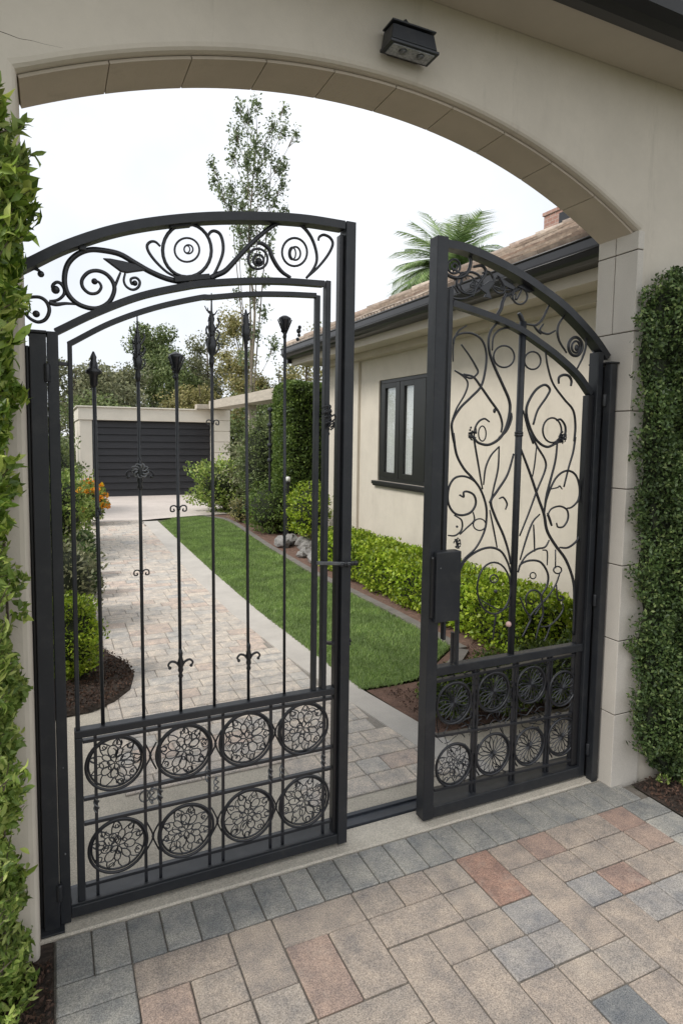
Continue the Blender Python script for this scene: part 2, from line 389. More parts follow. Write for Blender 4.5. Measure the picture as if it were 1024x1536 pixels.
# front field
pv = MB(); CU, CV = .163, .1475; U0, V0 = .215, 2.080
J = .0026
tone_pick = lambda: random.choice([.08, .25, .3, .42, .48, .52, .56, .6, .65, .7, .62, .5, .84])
occ = {}
man = {(0,0):(2,1,.58),(2,0):(1,2,.55),(3,0):(2,1,.55),(5,0):(1,1,.5),(6,0):(1,1,.6),(7,0):(1,1,.5),(8,0):(1,2,1.0),(9,0):(1,1,.66),(10,0):(1,1,.88),(11,0):(1,1,.6),(12,0):(1,1,.6),(13,0):(1,1,.9),
 (0,1):(1,2,.80),(1,1):(1,1,.5),(3,1):(1,2,.84),(4,1):(1,2,.56),(5,1):(2,1,.55),(7,1):(1,1,.55),(9,1):(1,3,.6),(10,1):(1,1,.6),(11,1):(1,1,.55),(12,1):(1,1,.6),(13,1):(1,1,.82),
 (1,2):(1,2,.52),(2,2):(1,1,.4),(5,2):(1,3,.55),(6,2):(1,1,.56),(7,2):(1,1,.5),(8,2):(1,1,.2),(10,2):(1,1,.2),(11,2):(1,1,.92),(12,2):(1,1,.58),(13,2):(1,1,.55),
 (0,3):(1,2,.5),(2,3):(1,1,.42),(3,3):(2,1,.5),(6,3):(1,3,.55),(7,3):(1,1,.26),(8,3):(1,1,.3),(10,3):(1,4,.56),(11,3):(1,1,.25),(12,3):(1,1,.2),(13,3):(1,2,.5),
 (1,4):(2,1,.45),(3,4):(1,2,.6),(4,4):(1,1,.4),(7,4):(1,2,.6),(8,4):(1,1,.55),(9,4):(1,1,.4),(11,4):(1,2,.58),(12,4):(1,1,.22),
 (8,5):(1,3,.0),(9,5):(1,3,.6),(4,5):(1,2,.56),(5,5):(1,2,.5),(12,5):(1,3,.5),(11,6):(1,2,.4)}
IMAX, JMAX = 14, 44
def place(i, j, w, h, tn):
    for a in range(i, i+w):
        for b in range(j, j+h): occ[(a, b)] = 1
    x0 = U0+i*CU+J; x1 = U0+(i+w)*CU-J; y1 = V0-j*CV-J; y0 = V0-(j+h)*CV+J
    dz = random.uniform(-.0018, .0018)
    pv.cbox((x0+random.uniform(-.0015,.0015), y0+random.uniform(-.0015,.0015), -.05), (x1, y1, .002+dz), .0045, tn)
lim = lambda i, j: not (i >= 14 and not (U0+(i+1)*CU < 2.55 or V0-j*CV < 1.45-(U0+i*CU-2.6)*.35))
for (i, j), (w, h, tn) in man.items():
    if all((a, b) not in occ for a in range(i, i+w) for b in range(j, j+h)): place(i, j, w, h, tn)
for j in range(JMAX):
    for i in range(IMAX):
        if (i, j) in occ or not lim(i, j): continue
        w, h = random.choice([(1, 1), (1, 1), (2, 1), (1, 2), (1, 3), (1, 2), (2, 1)])
        while any((a, b) in occ or a >= IMAX or not lim(a, b) for a in range(i, i+w) for b in range(j, j+h)):
            if w > 1: w -= 1
            elif h > 1: h -= 1
            else: break
        place(i, j, w, h, tone_pick())
meta(pv.build('paving', M['paver'], tone=True), kind='structure')
bd = MB()
JB = .0022
def bpav(x0, y0, x1, y1): bd.cbox((x0+JB, y0+JB, -.05), (x1-JB, y1-JB, .002+random.uniform(-.0015, .0015)), .004, random.random())
x = -.022
while x < 2.64:
    bpav(x, V0, min(x+.1182, 2.64), 2.286); x += .1182
y = V0
while y > -3:
    bpav(-.022, y-.118, U0, y); y -= .118
# band turning round the mulch bed on the right
y = V0
while y > -3:
    bpav(U0+14*CU, y-.1315, 2.69, y); y -= .1315
meta(bd.build('paving_border', M['border'], tone=True), kind='structure')
# threshold slab with track
sl = MB(); sl.cbox((-.12, 2.290, -.08), (2.62, 2.44, .008), .006)
meta(sl.build('threshold_slab', M['concrete']), kind='structure')
tr = MB(); tr.box((-.02, 2.442, -.02), (2.62, 2.468, .016)); tr.box((-.02, 2.469, -.02), (2.62, 2.512, .007)); tr.box((-.02, 2.513, -.02), (2.62, 2.535, .016))
meta(tr.build('gate_track', M['track']), kind='structure')
sheet('forecourt', [(-3, 2.537), (3.4, 2.537), (3.4, 3.05), (2.0, 3.05), (1.8, 3.6), (1.66, 4.6), (.5, 4.75), (.35, 4.28), (0, 4.15), (-3, 4.1)], .002, M['concrete'])
# driveway pavers (inside)
dp = MB(); sheet('driveway_bed', [(1.1, 2.66), (1.93, 2.66), (1.84, 3.4), (1.72, 4.2), (1.66, 13.6), (.3, 13.6), (.3, 3.11), (1.1, 3.11)], .005, M['grout2'])
y = 2.66; row = 0; M['drive'].name = 'driveway_paver'
while y < 13.6:
    h = .15; xs = .30 if y > 3.10 else 1.1
    x = xs
    while x < 1.60 or x < (1.60 if y > 3.8 else (1.74 if y > 3.2 else 1.86)):
        w = random.choice([.15, .225, .3]) if x > xs else random.choice([.08, .15, .2]); xe = 1.70 if y > 3.8 else (1.80 if y > 3.2 else 1.92)
        x1 = min(x+w, xe)
        if x1-x > .05: dp.cbox((x+.003, y+.003, -.02), (x1-.003, y+h-.003, .011+random.uniform(-.001, .001)), .004, random.choice([.1, .3, .4, .5, .55, .6, .7, .8, .8, .95]))
        x = x1
    y += h; row += 1
meta(dp.build('driveway', M['drive'], tone=True), kind='structure')
cb = MB()
cpts = [(1.93, 2.56, 2.14), (1.85, 3.2, 2.05), (1.77, 3.8, 1.955), (1.70, 4.6, 1.93), (1.61, 6.0, 1.885), (1.60, 8, 1.895), (1.64, 10.5, 1.94), (1.70, 13.3, 1.99)]
for a, b in zip(cpts, cpts[1:]):
    cb.add([(a[0], a[1], .014), (a[2], a[1], .014), (b[2], b[1], .014), (b[0], b[1], .014)], [(0, 1, 2, 3)])
    cb.add([(a[0], a[1], .014), (b[0], b[1], .014), (b[0], b[1], -.01), (a[0], a[1], -.01)], [(0, 1, 2, 3)])
meta(cb.build('driveway_kerb', M['curb']), kind='structure')
sheet('garage_apron', [(-.6, 13.5), (1.7, 13.5), (2.0, 13.65), (3.1, 14.0), (6, 14.2), (6, 19.3), (-.6, 19.3)], .010, M['apron'])
# lawn
lawn = [(1.95, 3.83), (2.2, 3.80), (2.42, 3.84), (3.05, 4.35), (3.06, 5.5), (3.02, 7.5), (3.10, 9.5), (3.30, 12.4), (3.28, 13.0), (3.0, 13.7), (2.4, 13.6), (2.0, 13.0), (1.94, 10.5), (1.895, 8), (1.885, 6.0), (1.92, 4.7)]
sheet('lawn_soil', lawn, .018, M['lawnbase'])
def inpoly(P, poly):
    ins = np.zeros(len(P), bool); n = len(poly)
    for i in range(n):
        x1, y1 = poly[i]; x2, y2 = poly[(i+1) % n]
        c = ((y1 > P[:, 1]) != (y2 > P[:, 1])) & (P[:, 0] < (x2-x1)*(P[:, 1]-y1)/((y2-y1) if y2 != y1 else 1e-9)+x1)
        ins ^= c
    return ins
def blades(name, poly, dens, hgt, wid, m, x0, x1, y0, y1, z):
    n = int((x1-x0)*(y1-y0)*dens); P = np.stack([rng.uniform(x0, x1, n), rng.uniform(y0, y1, n), np.full(n, z)], 1)
    P = P[inpoly(P, poly)]; n = len(P)
    a = rng.uniform(0, 2*PI, n); wv = np.stack([np.cos(a), np.sin(a), np.zeros(n)], 1)
    tip = P+np.stack([rng.normal(0, .4, n), rng.normal(0, .4, n), np.ones(n)], 1)*hgt*rng.uniform(.5, 1.2, (n, 1))
    V = np.stack([P-wv*wid/2, P+wv*wid/2, tip], 1).reshape(-1, 3)
    o = npmesh(name, V, np.arange(n*3).reshape(-1, 3), m)
    return o
lawn2 = [(x_+(.014 if x_ > 2.5 else -.010), y_-.022 if y_ < 4.5 else y_) for x_, y_ in lawn]
lo = blades('lawn_grass', lawn2, 9000, .035, .006, M['grass'], 1.86, 3.35, 3.75, 13.8, .014)
meta(lo, 'short mown green lawn strip beside the driveway', 'grass', kind='stuff')
# kerb strip on the house side of the lawn
eg = MB(); ep = [(2.42, 3.66), (3.06, 4.25), (3.08, 5.5), (3.04, 7.5), (3.12, 9.5), (3.33, 12.4), (3.32, 13.1), (3.0, 13.85)]
for a, b in zip(ep, ep[1:]):
    a = Vector(a); b = Vector(b); n = Vector(((b-a).y, -(b-a).x)).normalized()*.10
    eg.add([(a.x, a.y, .03), (b.x, b.y, .03), (b.x+n.x, b.y+n.y, .03), (a.x+n.x, a.y+n.y, .03), (a.x, a.y, 0), (b.x, b.y, 0), (b.x+n.x, b.y+n.y, 0), (a.x+n.x, a.y+n.y, 0)], [(0,1,2,3),(0,4,5,1),(1,5,6,2),(2,6,7,3),(3,7,4,0)])
meta(eg.build('lawn_edging', simple('dark_edging', (.17, .155, .14), .9, .2, 6)), kind='structure')
sheet('mulch_bed', [(2.07, 3.05), (3.4, 3.05), (4.3, 3.4), (4.3, 14), (3.2, 13.9), (3.3, 12.4), (3.1, 9.5), (3.0, 7.5), (3.04, 4.3), (2.4, 3.8), (1.98, 3.8)], .008, M['redmulch'])
lb = [(-3, 4.15), (.03, 4.16), (.20, 4.18), (.35, 4.27), (.47, 4.44), (.53, 4.72), (.51, 4.95), (.43, 5.15), (.36, 5.35), (.36, 6.4), (.42, 9), (.50, 13), (.62, 15.5), (.7, 18.9), (-3, 18.9)]
mm = MB(); mm.add([(x, y, .012) for x, y in lb]+[(x*.97-.02, y+.03, .04) for x, y in lb], [tuple(range(15, 30))]+[(i, (i+1) % 15, 15+(i+1) % 15, 15+i) for i in range(15)])
meta(mm.build('planting_bed', M['soil']), kind='structure')
def chips(name, poly, n, z, label, x0, x1, y0, y1, s=.016):
    P = np.stack([rng.uniform(x0, x1, n), rng.uniform(y0, y1, n), np.full(n, z)+rng.uniform(0, .012, n)], 1); P = P[inpoly(P, poly)]
    o = leafcloud(name, P, np.zeros_like(P), s, M['mulch'], aspect=.5, outward=0, up=0)
    meta(o, label, 'mulch', kind='stuff')
chips('mulch', [(2.12, 3.07), (3.35, 3.07), (3.35, 4.4), (3.0, 4.2), (2.4, 3.66), (2.06, 3.76)], 5000, .010, 'reddish bark mulch between the kerb, the lawn and the right gate', 2.0, 3.4, 3.05, 4.4, .018)
chips('mulch', lb, 9000, .042, 'brown bark mulch round the yellow green shrub behind the left gate', -.3, .6, 4.1, 6.2, .022)
chips('mulch', [(-.5, -1), (-.03, -1), (-.03, 2.2), (-.5, 2.2)], 9000, .002, 'dark bark mulch at the foot of the leafy climber on the left', -.5, -.03, .3, 2.2, .02)
rb = [(2.702, 2.2), (2.702, -3), (7, -3), (7, 2.2)]
sheet('front_bed', rb, -.004, M['soil']); sheet('front_bed_left', [(-3, -3), (-.026, -3), (-.026, 2.3), (-3, 2.3)], -.004, M['soil'])
chips('mulch', rb, 14000, .004, 'dark bark mulch under the creeper by the right pillar', 2.66, 4.4, .9, 2.2, .02)

# ------------------------------------------------------------------ gate wall with arch
arch_px = [(19,108),(55,94),(90,85),(145,80),(200,77),(250,77),(300,80),(360,84),(420,92),(470,98),(512,105),(587,124),(650,143),(722,174),(780,208),(832,245),(875,275),(915,309),(952,342)]
arch = [ony(px, py, YW) for px, py in arch_px]
ax0, ax1 = -.067, 2.585
A = [(ax0+(p.x-arch[0].x)*(ax1-ax0)/(arch[-1].x-arch[0].x), p.z) for p in arch]
# smooth the traced arch with a least-squares quartic
co = np.polyfit([a[0] for a in A], [a[1] for a in A], 4)
AX = np.linspace(ax0, ax1, 61); AC = [(x, float(np.polyval(co, x))+.020*math.sin(PI*(x-ax0)/(ax1-ax0))) for x in AX]
zs0, zs1 = AC[0][1], AC[-1][1]
zsof = 3.475
gw = empty('gate_wall', (1.3, 2.33, 0), 'beige stucco gate wall with a wide flat arch over the open gates', 'wall')
w = MB()
XL, XR, ZT = -5, 9, zsof+.5
def archoff(d):
    out = []
    for i, (x, z) in enumerate(AC):
        a = Vector(AC[max(i-1, 0)]); b = Vector(AC[min(i+1, 60)]); t = (b-a).normalized(); n = Vector((-t.y, t.x))
        out.append((x+n.x*d, z+n.y*d))
    return out
def loop(d, y):   # jamb + arch path from ground left to ground right
    o = archoff(d); o[0] = (ax0-d, o[0][1]); o[-1] = (ax1+d, o[-1][1])
    return [(ax0-d, y, -.1)]+[(x, y, z) for x, z in o]+[(ax1+d, y, -.1)]
prof = [(.025, YW), (.012, YW+.003), (.004, YW+.010), (0, YW+.024), (0, YB)]
ls = [loop(d, y) for d, y in prof]; n = len(ls[0])
vs = [v for l in ls for v in l]
w.add(vs, [(k*n+i, k*n+i+1, (k+1)*n+i+1, (k+1)*n+i) for k in range(len(ls)-1) for i in range(n-1)])
for y, l in ((YW, ls[0]), (YB, ls[-1])):
    m_ = len(l)
    top = [(p[0], y, ZT) for p in l[1:-1]]
    w.add(l[1:-1]+top, [(i, i+1, m_-2+i+1, m_-2+i) for i in range(m_-3)])
    xa, xb = l[0][0], l[-1][0]
    w.add([(XL, y, -.1), (xa, y, -.1), (xa, y, ZT), (XL, y, ZT)], [(0, 1, 2, 3)])
    w.add([(xb, y, -.1), (XR, y, -.1), (XR, y, ZT), (xb, y, ZT)], [(0, 1, 2, 3)])
w.add([(XL, YW, -.1), (XL, YB, -.1), (XL, YB, ZT), (XL, YW, ZT), (XR, YW, -.1), (XR, YB, -.1), (XR, YB, ZT), (XR, YW, ZT)], [(0, 1, 2, 3), (4, 5, 6, 7), (3, 2, 6, 7)])
wo = w.build('stucco_wall', M['stucco'], gw)
# stone lining of the arch soffit, in blocks with open joints
jt = MB(); jo = MB()
LY0, LY1 = YW+.035, YB+.004
o1 = archoff(-.002); o2 = archoff(-.012)
jo.add([v for (x, z) in o1 for v in ((x, LY0+.002, z), (x, LY1-.002, z))], [(2*i, 2*i+1, 2*i+3, 2*i+2) for i in range(60)])
nb = 10
for k in range(nb):
    i0, i1 = k*6, k*6+6
    pts1 = [Vector(o1[i]) for i in range(i0, i1+1)]; pts2 = [Vector(o2[i]) for i in range(i0, i1+1)]
    for P_ in (pts1, pts2):
        t = (P_[1]-P_[0]).normalized(); P_[0] = P_[0]+t*.0018; t = (P_[-1]-P_[-2]).normalized(); P_[-1] = P_[-1]-t*.0018
    m_ = len(pts1); V = []
    for P_ in (pts2, pts1):
        for y in (LY0, LY1): V += [(p.x, y, p.y) for p in P_]
    Fs = []
    for i in range(m_-1):
        Fs += [(i, i+1, m_+i+1, m_+i), (i, i+1, 2*m_+i+1, 2*m_+i), (m_+i, m_+i+1, 3*m_+i+1, 3*m_+i)]
    Fs += [(0, m_, 3*m_, 2*m_), (m_-1, 2*m_-1, 4*m_-1, 3*m_-1)]
    jt.add(V, Fs)
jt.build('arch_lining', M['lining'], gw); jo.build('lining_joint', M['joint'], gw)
# right-hand stone quoins (reveal + front return)
BH = .385; z = 0; k = 0
core = MB(); core.box((ax1-.002, YP+.003, -.05), (2.753, YW+.012, 2.30)); core.box((ax1-.002, YP+.003, 2.3005), (ax1+.024, YW+.012, zs1-.006)); core.box((ax1-.006, YP+.006, -.05), (ax1+.02, YB+.001, zs1-.03)); core.build('quoin_mortar', M['joint'], gw)
while z < zs1-.01:
    zt = min(z+BH, zs1); q = MB(); fw = 2.765
    top = zt-.0025 if zt < zs1 else zt-.004
    ql = q
    poly = [(ax1-.012, YP), (fw, YP), (fw, YW+.005), (ax1+.02, YW+.005), (ax1+.02, YB+.006), (ax1-.012, YB+.006)]
    if zt > 2.35: poly = [(ax1-.012, YP), (ax1+.028, YP), (ax1+.028, YW+.005), (ax1+.02, YW+.005), (ax1+.02, YB+.006), (ax1-.012, YB+.006)]
    if zt >= zs1-.25 and k > 5:
        # uppermost blocks split by a vertical joint
        q.prism([(ax1-.012, YP), (ax1+.028, YP), (ax1+.028, YW+.005), (ax1+.02, YW+.005), (ax1+.02, 2.345), (ax1-.012, 2.345)], z+.0025, top)
        q.prism([(ax1-.012, 2.350), (ax1+.02, 2.350), (ax1+.02, YB+.006), (ax1-.012, YB+.006)], z+.0025, top)
    else: q.prism(poly, z+.0025 if z else -.04, top)
    q.build('stone_quoin', M['stone'], gw, bevel=.003)
    z = zt; k += 1
# hairline crack in the stucco
cr = MB(); pts = [ony(px, py, YW+.0005) for px, py in ((0, 47), (14, 52), (30, 58), (48, 61), (66, 66), (95, 72))]
cr.tube(catmull(pts, 3), .0016, 4, .0007); cr.build('stucco_crack', M['joint'], gw)
# eave over the gate wall
ev = empty('gate_eave', (2, 2.1, zsof), 'boarded eave with black gutter along the top of the gate wall', 'eave')
e = MB(); e.box((XL, 1.9975, zsof), (XR, YW-.003, zsof+.02)); e.box((XL, 1.9975, zsof+.021), (XR, 2.01, zsof+.16)); e.build('soffit', M['soffitboard'], ev)
e = MB(); e.prism([(1.988, zsof+.13), (1.996, zsof-.012), (1.945, zsof-.016), (1.905, zsof-.004), (1.875, zsof+.025), (1.862, zsof+.065), (1.860, zsof+.13)], XL, XR, 'x'); e.build('gutter', M['gutter'], ev)
e = MB(); e.tube([(XL, 1.862, zsof+.128), (XR, 1.862, zsof+.128)], .011, 8); e.build('gutter_lip', M['gutter'], ev, smooth=True)
def tiles(mb, x0, x1, org, du, dv, rows, nrow, course, clip=None, jit=.006):
    # org + du*s + dv*t, tiles overlap like steps; du along eave unit, dv up-slope unit
    nn = du.cross(dv).normalized()
    if nn.z < 0: nn = -nn
    L_ = course
    for r in range(rows):
        wdt = (x1-x0)/nrow; off = random.uniform(0, wdt)
        for k in range(-1, nrow+1):
            s0 = max(x0, x0+k*wdt+off); s1 = min(x1, x0+(k+1)*wdt+off)-.004
            if clip:
                a, b = clip(r*L_); s0 = max(s0, a); s1 = min(s1, b)
            if s1-s0 < .03: continue
            j = random.uniform(-jit, jit)
            V = []
            for (t, h0) in ((r*L_-.03+j, .058), ((r+1)*L_+.03, .004)):
                for q in range(7):
                    s = s0+(s1-s0)*q/6; arc = .007*math.sin(PI*q/6)
                    V.append(org+du*s+dv*t+nn*(h0+arc+j*.4))
            for q in range(7):
                s = s0+(s1-s0)*q/6; V.append(org+du*s+dv*(r*L_-.03+j)+nn*(.002+.007*math.sin(PI*q/6)))
            mb.add(V, [(q, q+1, 7+q+1, 7+q) for q in range(6)]+[(14+q, 14+q+1, q+1, q) for q in range(6)]+[(0, 7, 14), (6, 13, 20)])
e = MB(); dv = Vector((0, .9, .42)).normalized()
tiles(e, -2, 6, Vector((0, 1.90, zsof+.16)), Vector((1, 0, 0)), dv, 5, 26, .3)
e.build('roof_tiles', M['tile'], ev)
e = MB(); b0 = Vector((0, 1.96, zsof+.145)); b1 = b0+dv*1.6
e.add([(XL, b0.y, b0.z), (XR, b0.y, b0.z), (XR, b1.y, b1.z), (XL, b1.y, b1.z)], [(0, 1, 2, 3)]); e.build('roof_deck', M['joint'], ev)

# ------------------------------------------------------------------ wall lamp
LX0 = ony(578, 75, 2.11).x; lp = ony(620, 60, 2.14)
wl = empty('wall_lamp', (lp.x, YW, lp.z), 'black boxy downlight lantern fixed to the stucco above the arch', 'lamp')
zc = lp.z+.016; xc = lp.x-.004
b = MB(); b.cbox((xc-.070, YW-.014, zc-.05), (xc+.070, YW-.001, zc+.048), .004); b.build('back_plate', M['black'], wl)
b = MB()
V = [(xc-.098, YW-.098, zc-.040), (xc+.098, YW-.098, zc-.040), (xc+.098, YW-.014, zc-.040), (xc-.098, YW-.014, zc-.040),
     (xc-.088, YW-.090, zc+.016), (xc+.088, YW-.090, zc+.016), (xc+.088, YW-.014, zc+.022), (xc-.088, YW-.014, zc+.022)]
b.add(V, [(4, 5, 6, 7), (0, 1, 5, 4), (1, 2, 6, 5), (2, 3, 7, 6), (3, 0, 4, 7), (0, 3, 2, 1)]); b.build('housing', M['black'], wl, bevel=.003)
b = MB(); b.box((xc-.104, YW-.104, zc-.056), (xc+.104, YW-.016, zc-.0455)); b.box((xc-.094, YW-.096, zc+.0225), (xc+.094, YW-.016, zc+.029)); b.build('trim', M['black'], wl, bevel=.002)
b = MB(); b.box((xc-.088, YW-.094, zc-.060), (xc+.088, YW-.030, zc-.0565)); b.build('lens', M['lens'], wl)
for s_ in (-.035, .04):
    b = MB(); b.lathe((xc+s_, YW-.07, zc-.070), [(.004, 0), (.012, .003), (.016, .010)], 12); b.build('bulb', M['silvered'], wl, smooth=True)
b = MB(); b.prism([(xc-.03, zc+.030), (xc+.045, zc+.030), (xc+.012, zc+.050), (xc-.012, zc+.072), (xc-.025, zc+.062)], YW-.05, YW-.002, 'y'); b.build('bracket', M['black'], wl, bevel=.002)

# ------------------------------------------------------------------ gates
YG = 2.375
def G(px, py, y=YG): return ony(px, py, y)
def xz(pts, y=YG, n=6): return [(p.x, p.z) for p in catmull([G(a, b, y) for a, b in pts], n)]
def bar(px0, py0, px1, py1, w_, y0, y1, name, m, parent, bv=.002):
    b_ = MB(); a = G(px0, py0, y0); c = G(px1, py1, y0); b_.ribbon([(a.x, a.z), (c.x, c.z)], w_, y0, y1)
    return b_.build(name, m, parent, bevel=bv)
def vbar(x0, x1, z0, z1, y0, y1, name, m, parent, bv=.003):
    b_ = MB(); b_.box((x0, y0, z0), (x1, y1, z1)); return b_.build(name, m, parent, bevel=bv)
def curve_bar(pts, w_, y0, y1, name, m, parent, n=8):
    b_ = MB(); b_.ribbon(xz(pts, y0, n), w_, y0, y1); return b_.build(name, m, parent)
def scroll(Z, pts, r, parent, r1=None, ball=0, sides=7, y=YG, n=6, name='scroll', prof=None, flat=False):
    b_ = MB(); P_ = catmull([G(*Z(*p), y) for p in pts], n)
    r = r*1.0
    rr = (lambda t: prof(t)*.86) if prof else (lambda t: r*(.55+.45*math.sin(PI*min(1, .15+t*.7))))
    b_.tube(P_, rr, sides)
    if ball:
        b_.ball(P_[-1], ball, 10)
    return b_.build(name, M['iron'], parent, smooth=True)
def ringc(Z, cx, cy, rx, ry, r, parent, name='scroll_ring', n=28, y=YG, sides=7, tilt=0):
    b_ = MB(); pts = []
    for i in range(n+1):
        a = 2*PI*i/n; dx, dy = rx*math.cos(a), ry*math.sin(a)
        pts.append(G(*Z(cx+dx*math.cos(tilt)-dy*math.sin(tilt), cy+dx*math.sin(tilt)+dy*math.cos(tilt)), y))
    b_.tube(pts, r*.82, sides, cap=False); return b_.build(name, M['iron'], parent, smooth=True)
def blob(Z, x, y_, r, parent, name='boss', sq=(1, 1, 1)):
    b_ = MB(); b_.ball(G(*Z(x, y_)), r, 10, sq); return b_.build(name, M['iron'], parent, smooth=True)
Z1 = lambda x, y: (x*.332, 280+y*.332)
Z2 = lambda x, y: (260+x*.293, 280+y*.293)
Z3 = lambda x, y: (600+x*.332, 330+y*.332)
Z4 = lambda x, y: (620+x*.3125, 640+y*.3125)
Z5 = lambda x, y: (600+x*.332, 940+y*.332)
I0 = lambda x, y: (x, y)
FY0, FY1 = 2.335, 2.395      # outer frame depth
IY0, IY1 = 2.352, 2.388      # inner frame depth

# posts (stay put when a leaf swings)
pl = empty('gate_post', (-.045, 2.35, 0), 'black square steel hinge post of the left gate beside the climber', 'gate post', 'gate hinge posts')
lt = G(60, 500, 2.33).z
vbar(-.054, -.003, .0, lt, 2.325, 2.42, 'post', M['black'], pl)
vbar(-.066, -.0545, .0, lt-.04, 2.345, 2.42, 'wall_channel', M['gutter'], pl)
vbar(-.0025, -.0018, .02, lt-.02, 2.40, 2.415, 'groove_shade_strip', M['gutter'], pl)  # added dark strip closes the bright gap; groove shade put into its colour
vbar(-.060, -.0005, lt+.0005, lt+.010, 2.319, 2.426, 'cap', M['black'], pl)
b = MB(); b.box((-.066, 2.30, .0085), (.012, 2.425, .016)); b.build('foot_plate', M['black'], pl, bevel=.002)
pr = empty('gate_post', (2.625, 2.36, 0), 'black steel hinge post of the right gate against the stone pillar', 'gate post', 'gate hinge posts')
rt = G(912, 545, 2.30).z
vbar(2.520, 2.561, .0, rt, 2.290, 2.330, 'post', M['black'], pr)
vbar(2.530, 2.571, .0, rt-.01, 2.3305, 2.43, 'wall_channel', M['gutter'], pr)
b = MB(); b.box((2.515, 2.286, rt+.0005), (2.571, 2.435, rt+.009)); b.build('cap', M['black'], pr, bevel=.002)

# ---- left leaf
gl = empty('gate_leaf', (.0, 2.365, 0), 'left wrought iron gate leaf with straight finial rods and eight filigree rings', 'gate', 'pair of wrought iron gate leaves')
OA = [(5, 412), (45, 393), (100, 367), (170, 344), (240, 331), (320, 324), (400, 324), (460, 328), (518, 337)]
curve_bar(OA, .031, FY0, FY1, 'top_arch', M['black'], gl)
xs = G(520, 800, FY0).x
ztop = G(520, 331, FY0).z
vbar(xs-.0215, xs+.0215, .022, ztop, FY0-.002, FY1+.002, 'free_stile', M['black'], gl)
vbar(xs-.040, xs-.022, .03, ztop-.05, FY0+.018, FY1-.006, 'stile_rebate', M['gutter'], gl)
zl = G(80, 497, FY0).z
vbar(-.0015, .034, .015, zl, FY0, FY1, 'hinge_stile', M['black'], gl)
# bottom rail and tray
vbar(.0345, xs-.0225, .028, .070, FY0, FY1+.05, 'bottom_rail', M['black'], gl)
vbar(.0345, xs-.041, .0705, .078, FY0+.004, FY0+.016, 'bottom_rail_lip', M['black'], gl, .001)
# two inner arches with their stiles
A2 = [(84, 497), (143, 469), (212, 443), (282, 428), (319, 423.5), (377, 420.5), (430, 421), (487, 425)]
curve_bar(A2, .022, IY0, IY1, 'middle_arch', M['black'], gl)
p = G(490, 424, IY0); q = G(488, 1040, IY0); x2 = (p.x+q.x)/2
vbar(x2-.010, x2+.012, q.z, p.z+.010, IY0, IY1, 'middle_stile', M['black'], gl)
A3 = [(103, 516), (166, 484), (232, 461), (299, 446), (319, 445), (377, 440.5), (430, 440.5), (475, 442.5)]
curve_bar(A3, .017, IY0+.002, IY1-.004, 'inner_arch', M['black'], gl)
p = G(475.5, 442, IY0); q = G(474, 1042, IY0); x3 = (p.x+q.x)/2
vbar(x3-.010, x3+.010, q.z, p.z, IY0+.003, IY1-.006, 'inner_stile', M['black'], gl)
a = G(103, 516, IY0); c = G(119, 1088, IY0); xi = (a.x+c.x)/2
vbar(xi-.0075, xi+.0075, G(119, 1098, IY0).z-.02, a.z+.008, IY0+.003, IY1-.006, 'inner_stile', M['black'], gl)
# stays tying inner frame to outer
for (px, py, qx, qy) in ((488, 845, 508, 847), (488, 965, 508, 967), (88, 545, 102, 546)):
    bar(px, py, qx, qy, .012, IY0+.004, IY1-.006, 'stay', M['iron'], gl)
# lower panel
TL, TR, BL, BR = G(112, 1098, IY0), G(494, 1040, IY0), G(128, 1340, IY0), G(500, 1236, IY0)
zr = (TL.z+TR.z)/2; x0p = xi-.012; x1p = xs-.041; zb = .0705
zr0 = zr
vbar(x0p, x1p, zr-.016, zr+.012, IY0-.006, IY1, 'mid_rail', M['black'], gl)
vbar(x0p, x0p+.026, zb+.0005, zr-.0165, IY0-.006, IY1, 'panel_stile', M['black'], gl)
vbar(x0p+.027, x1p-.001, zr-.043, zr-.031, IY0+.006, IY1-.008, 'grid_bar', M['iron'], gl, .001)
zz = [((G(129,1195).z+G(493,1121).z)/2), ((G(131,1231).z+G(491,1153).z)/2), ((G(134,1321).z+G(493,1232).z)/2)]
for z_ in zz:
    vbar(x0p+.027, x1p-.001, z_-.006, z_+.006, IY0+.008, IY1-.010, 'grid_bar', M['iron'], gl, .001)
for (px, py) in ((145, 1220), (217.5, 1170), (239.5, 1165), (313.5, 1140), (334, 1135), (405, 1160), (423.5, 1155), (484, 1140)):
    x_ = G(px, py).x; b = MB(); b.box((x_-.0055, IY0+.011, zb+.001), (x_+.0055, IY1-.013, zr-.0165))
    b.build('grid_upright', M['iron'], gl, bevel=.001)
zrows = [zr-.043-.006, zz[1]]
rings = [((173,1142),45),((276,1124.5),42.5),((368.6,1106),40.5),((453.6,1090.5),37.5),((177.7,1265),45),((279,1243),42),((371,1220),39.5),((455,1199.6),37.5)]
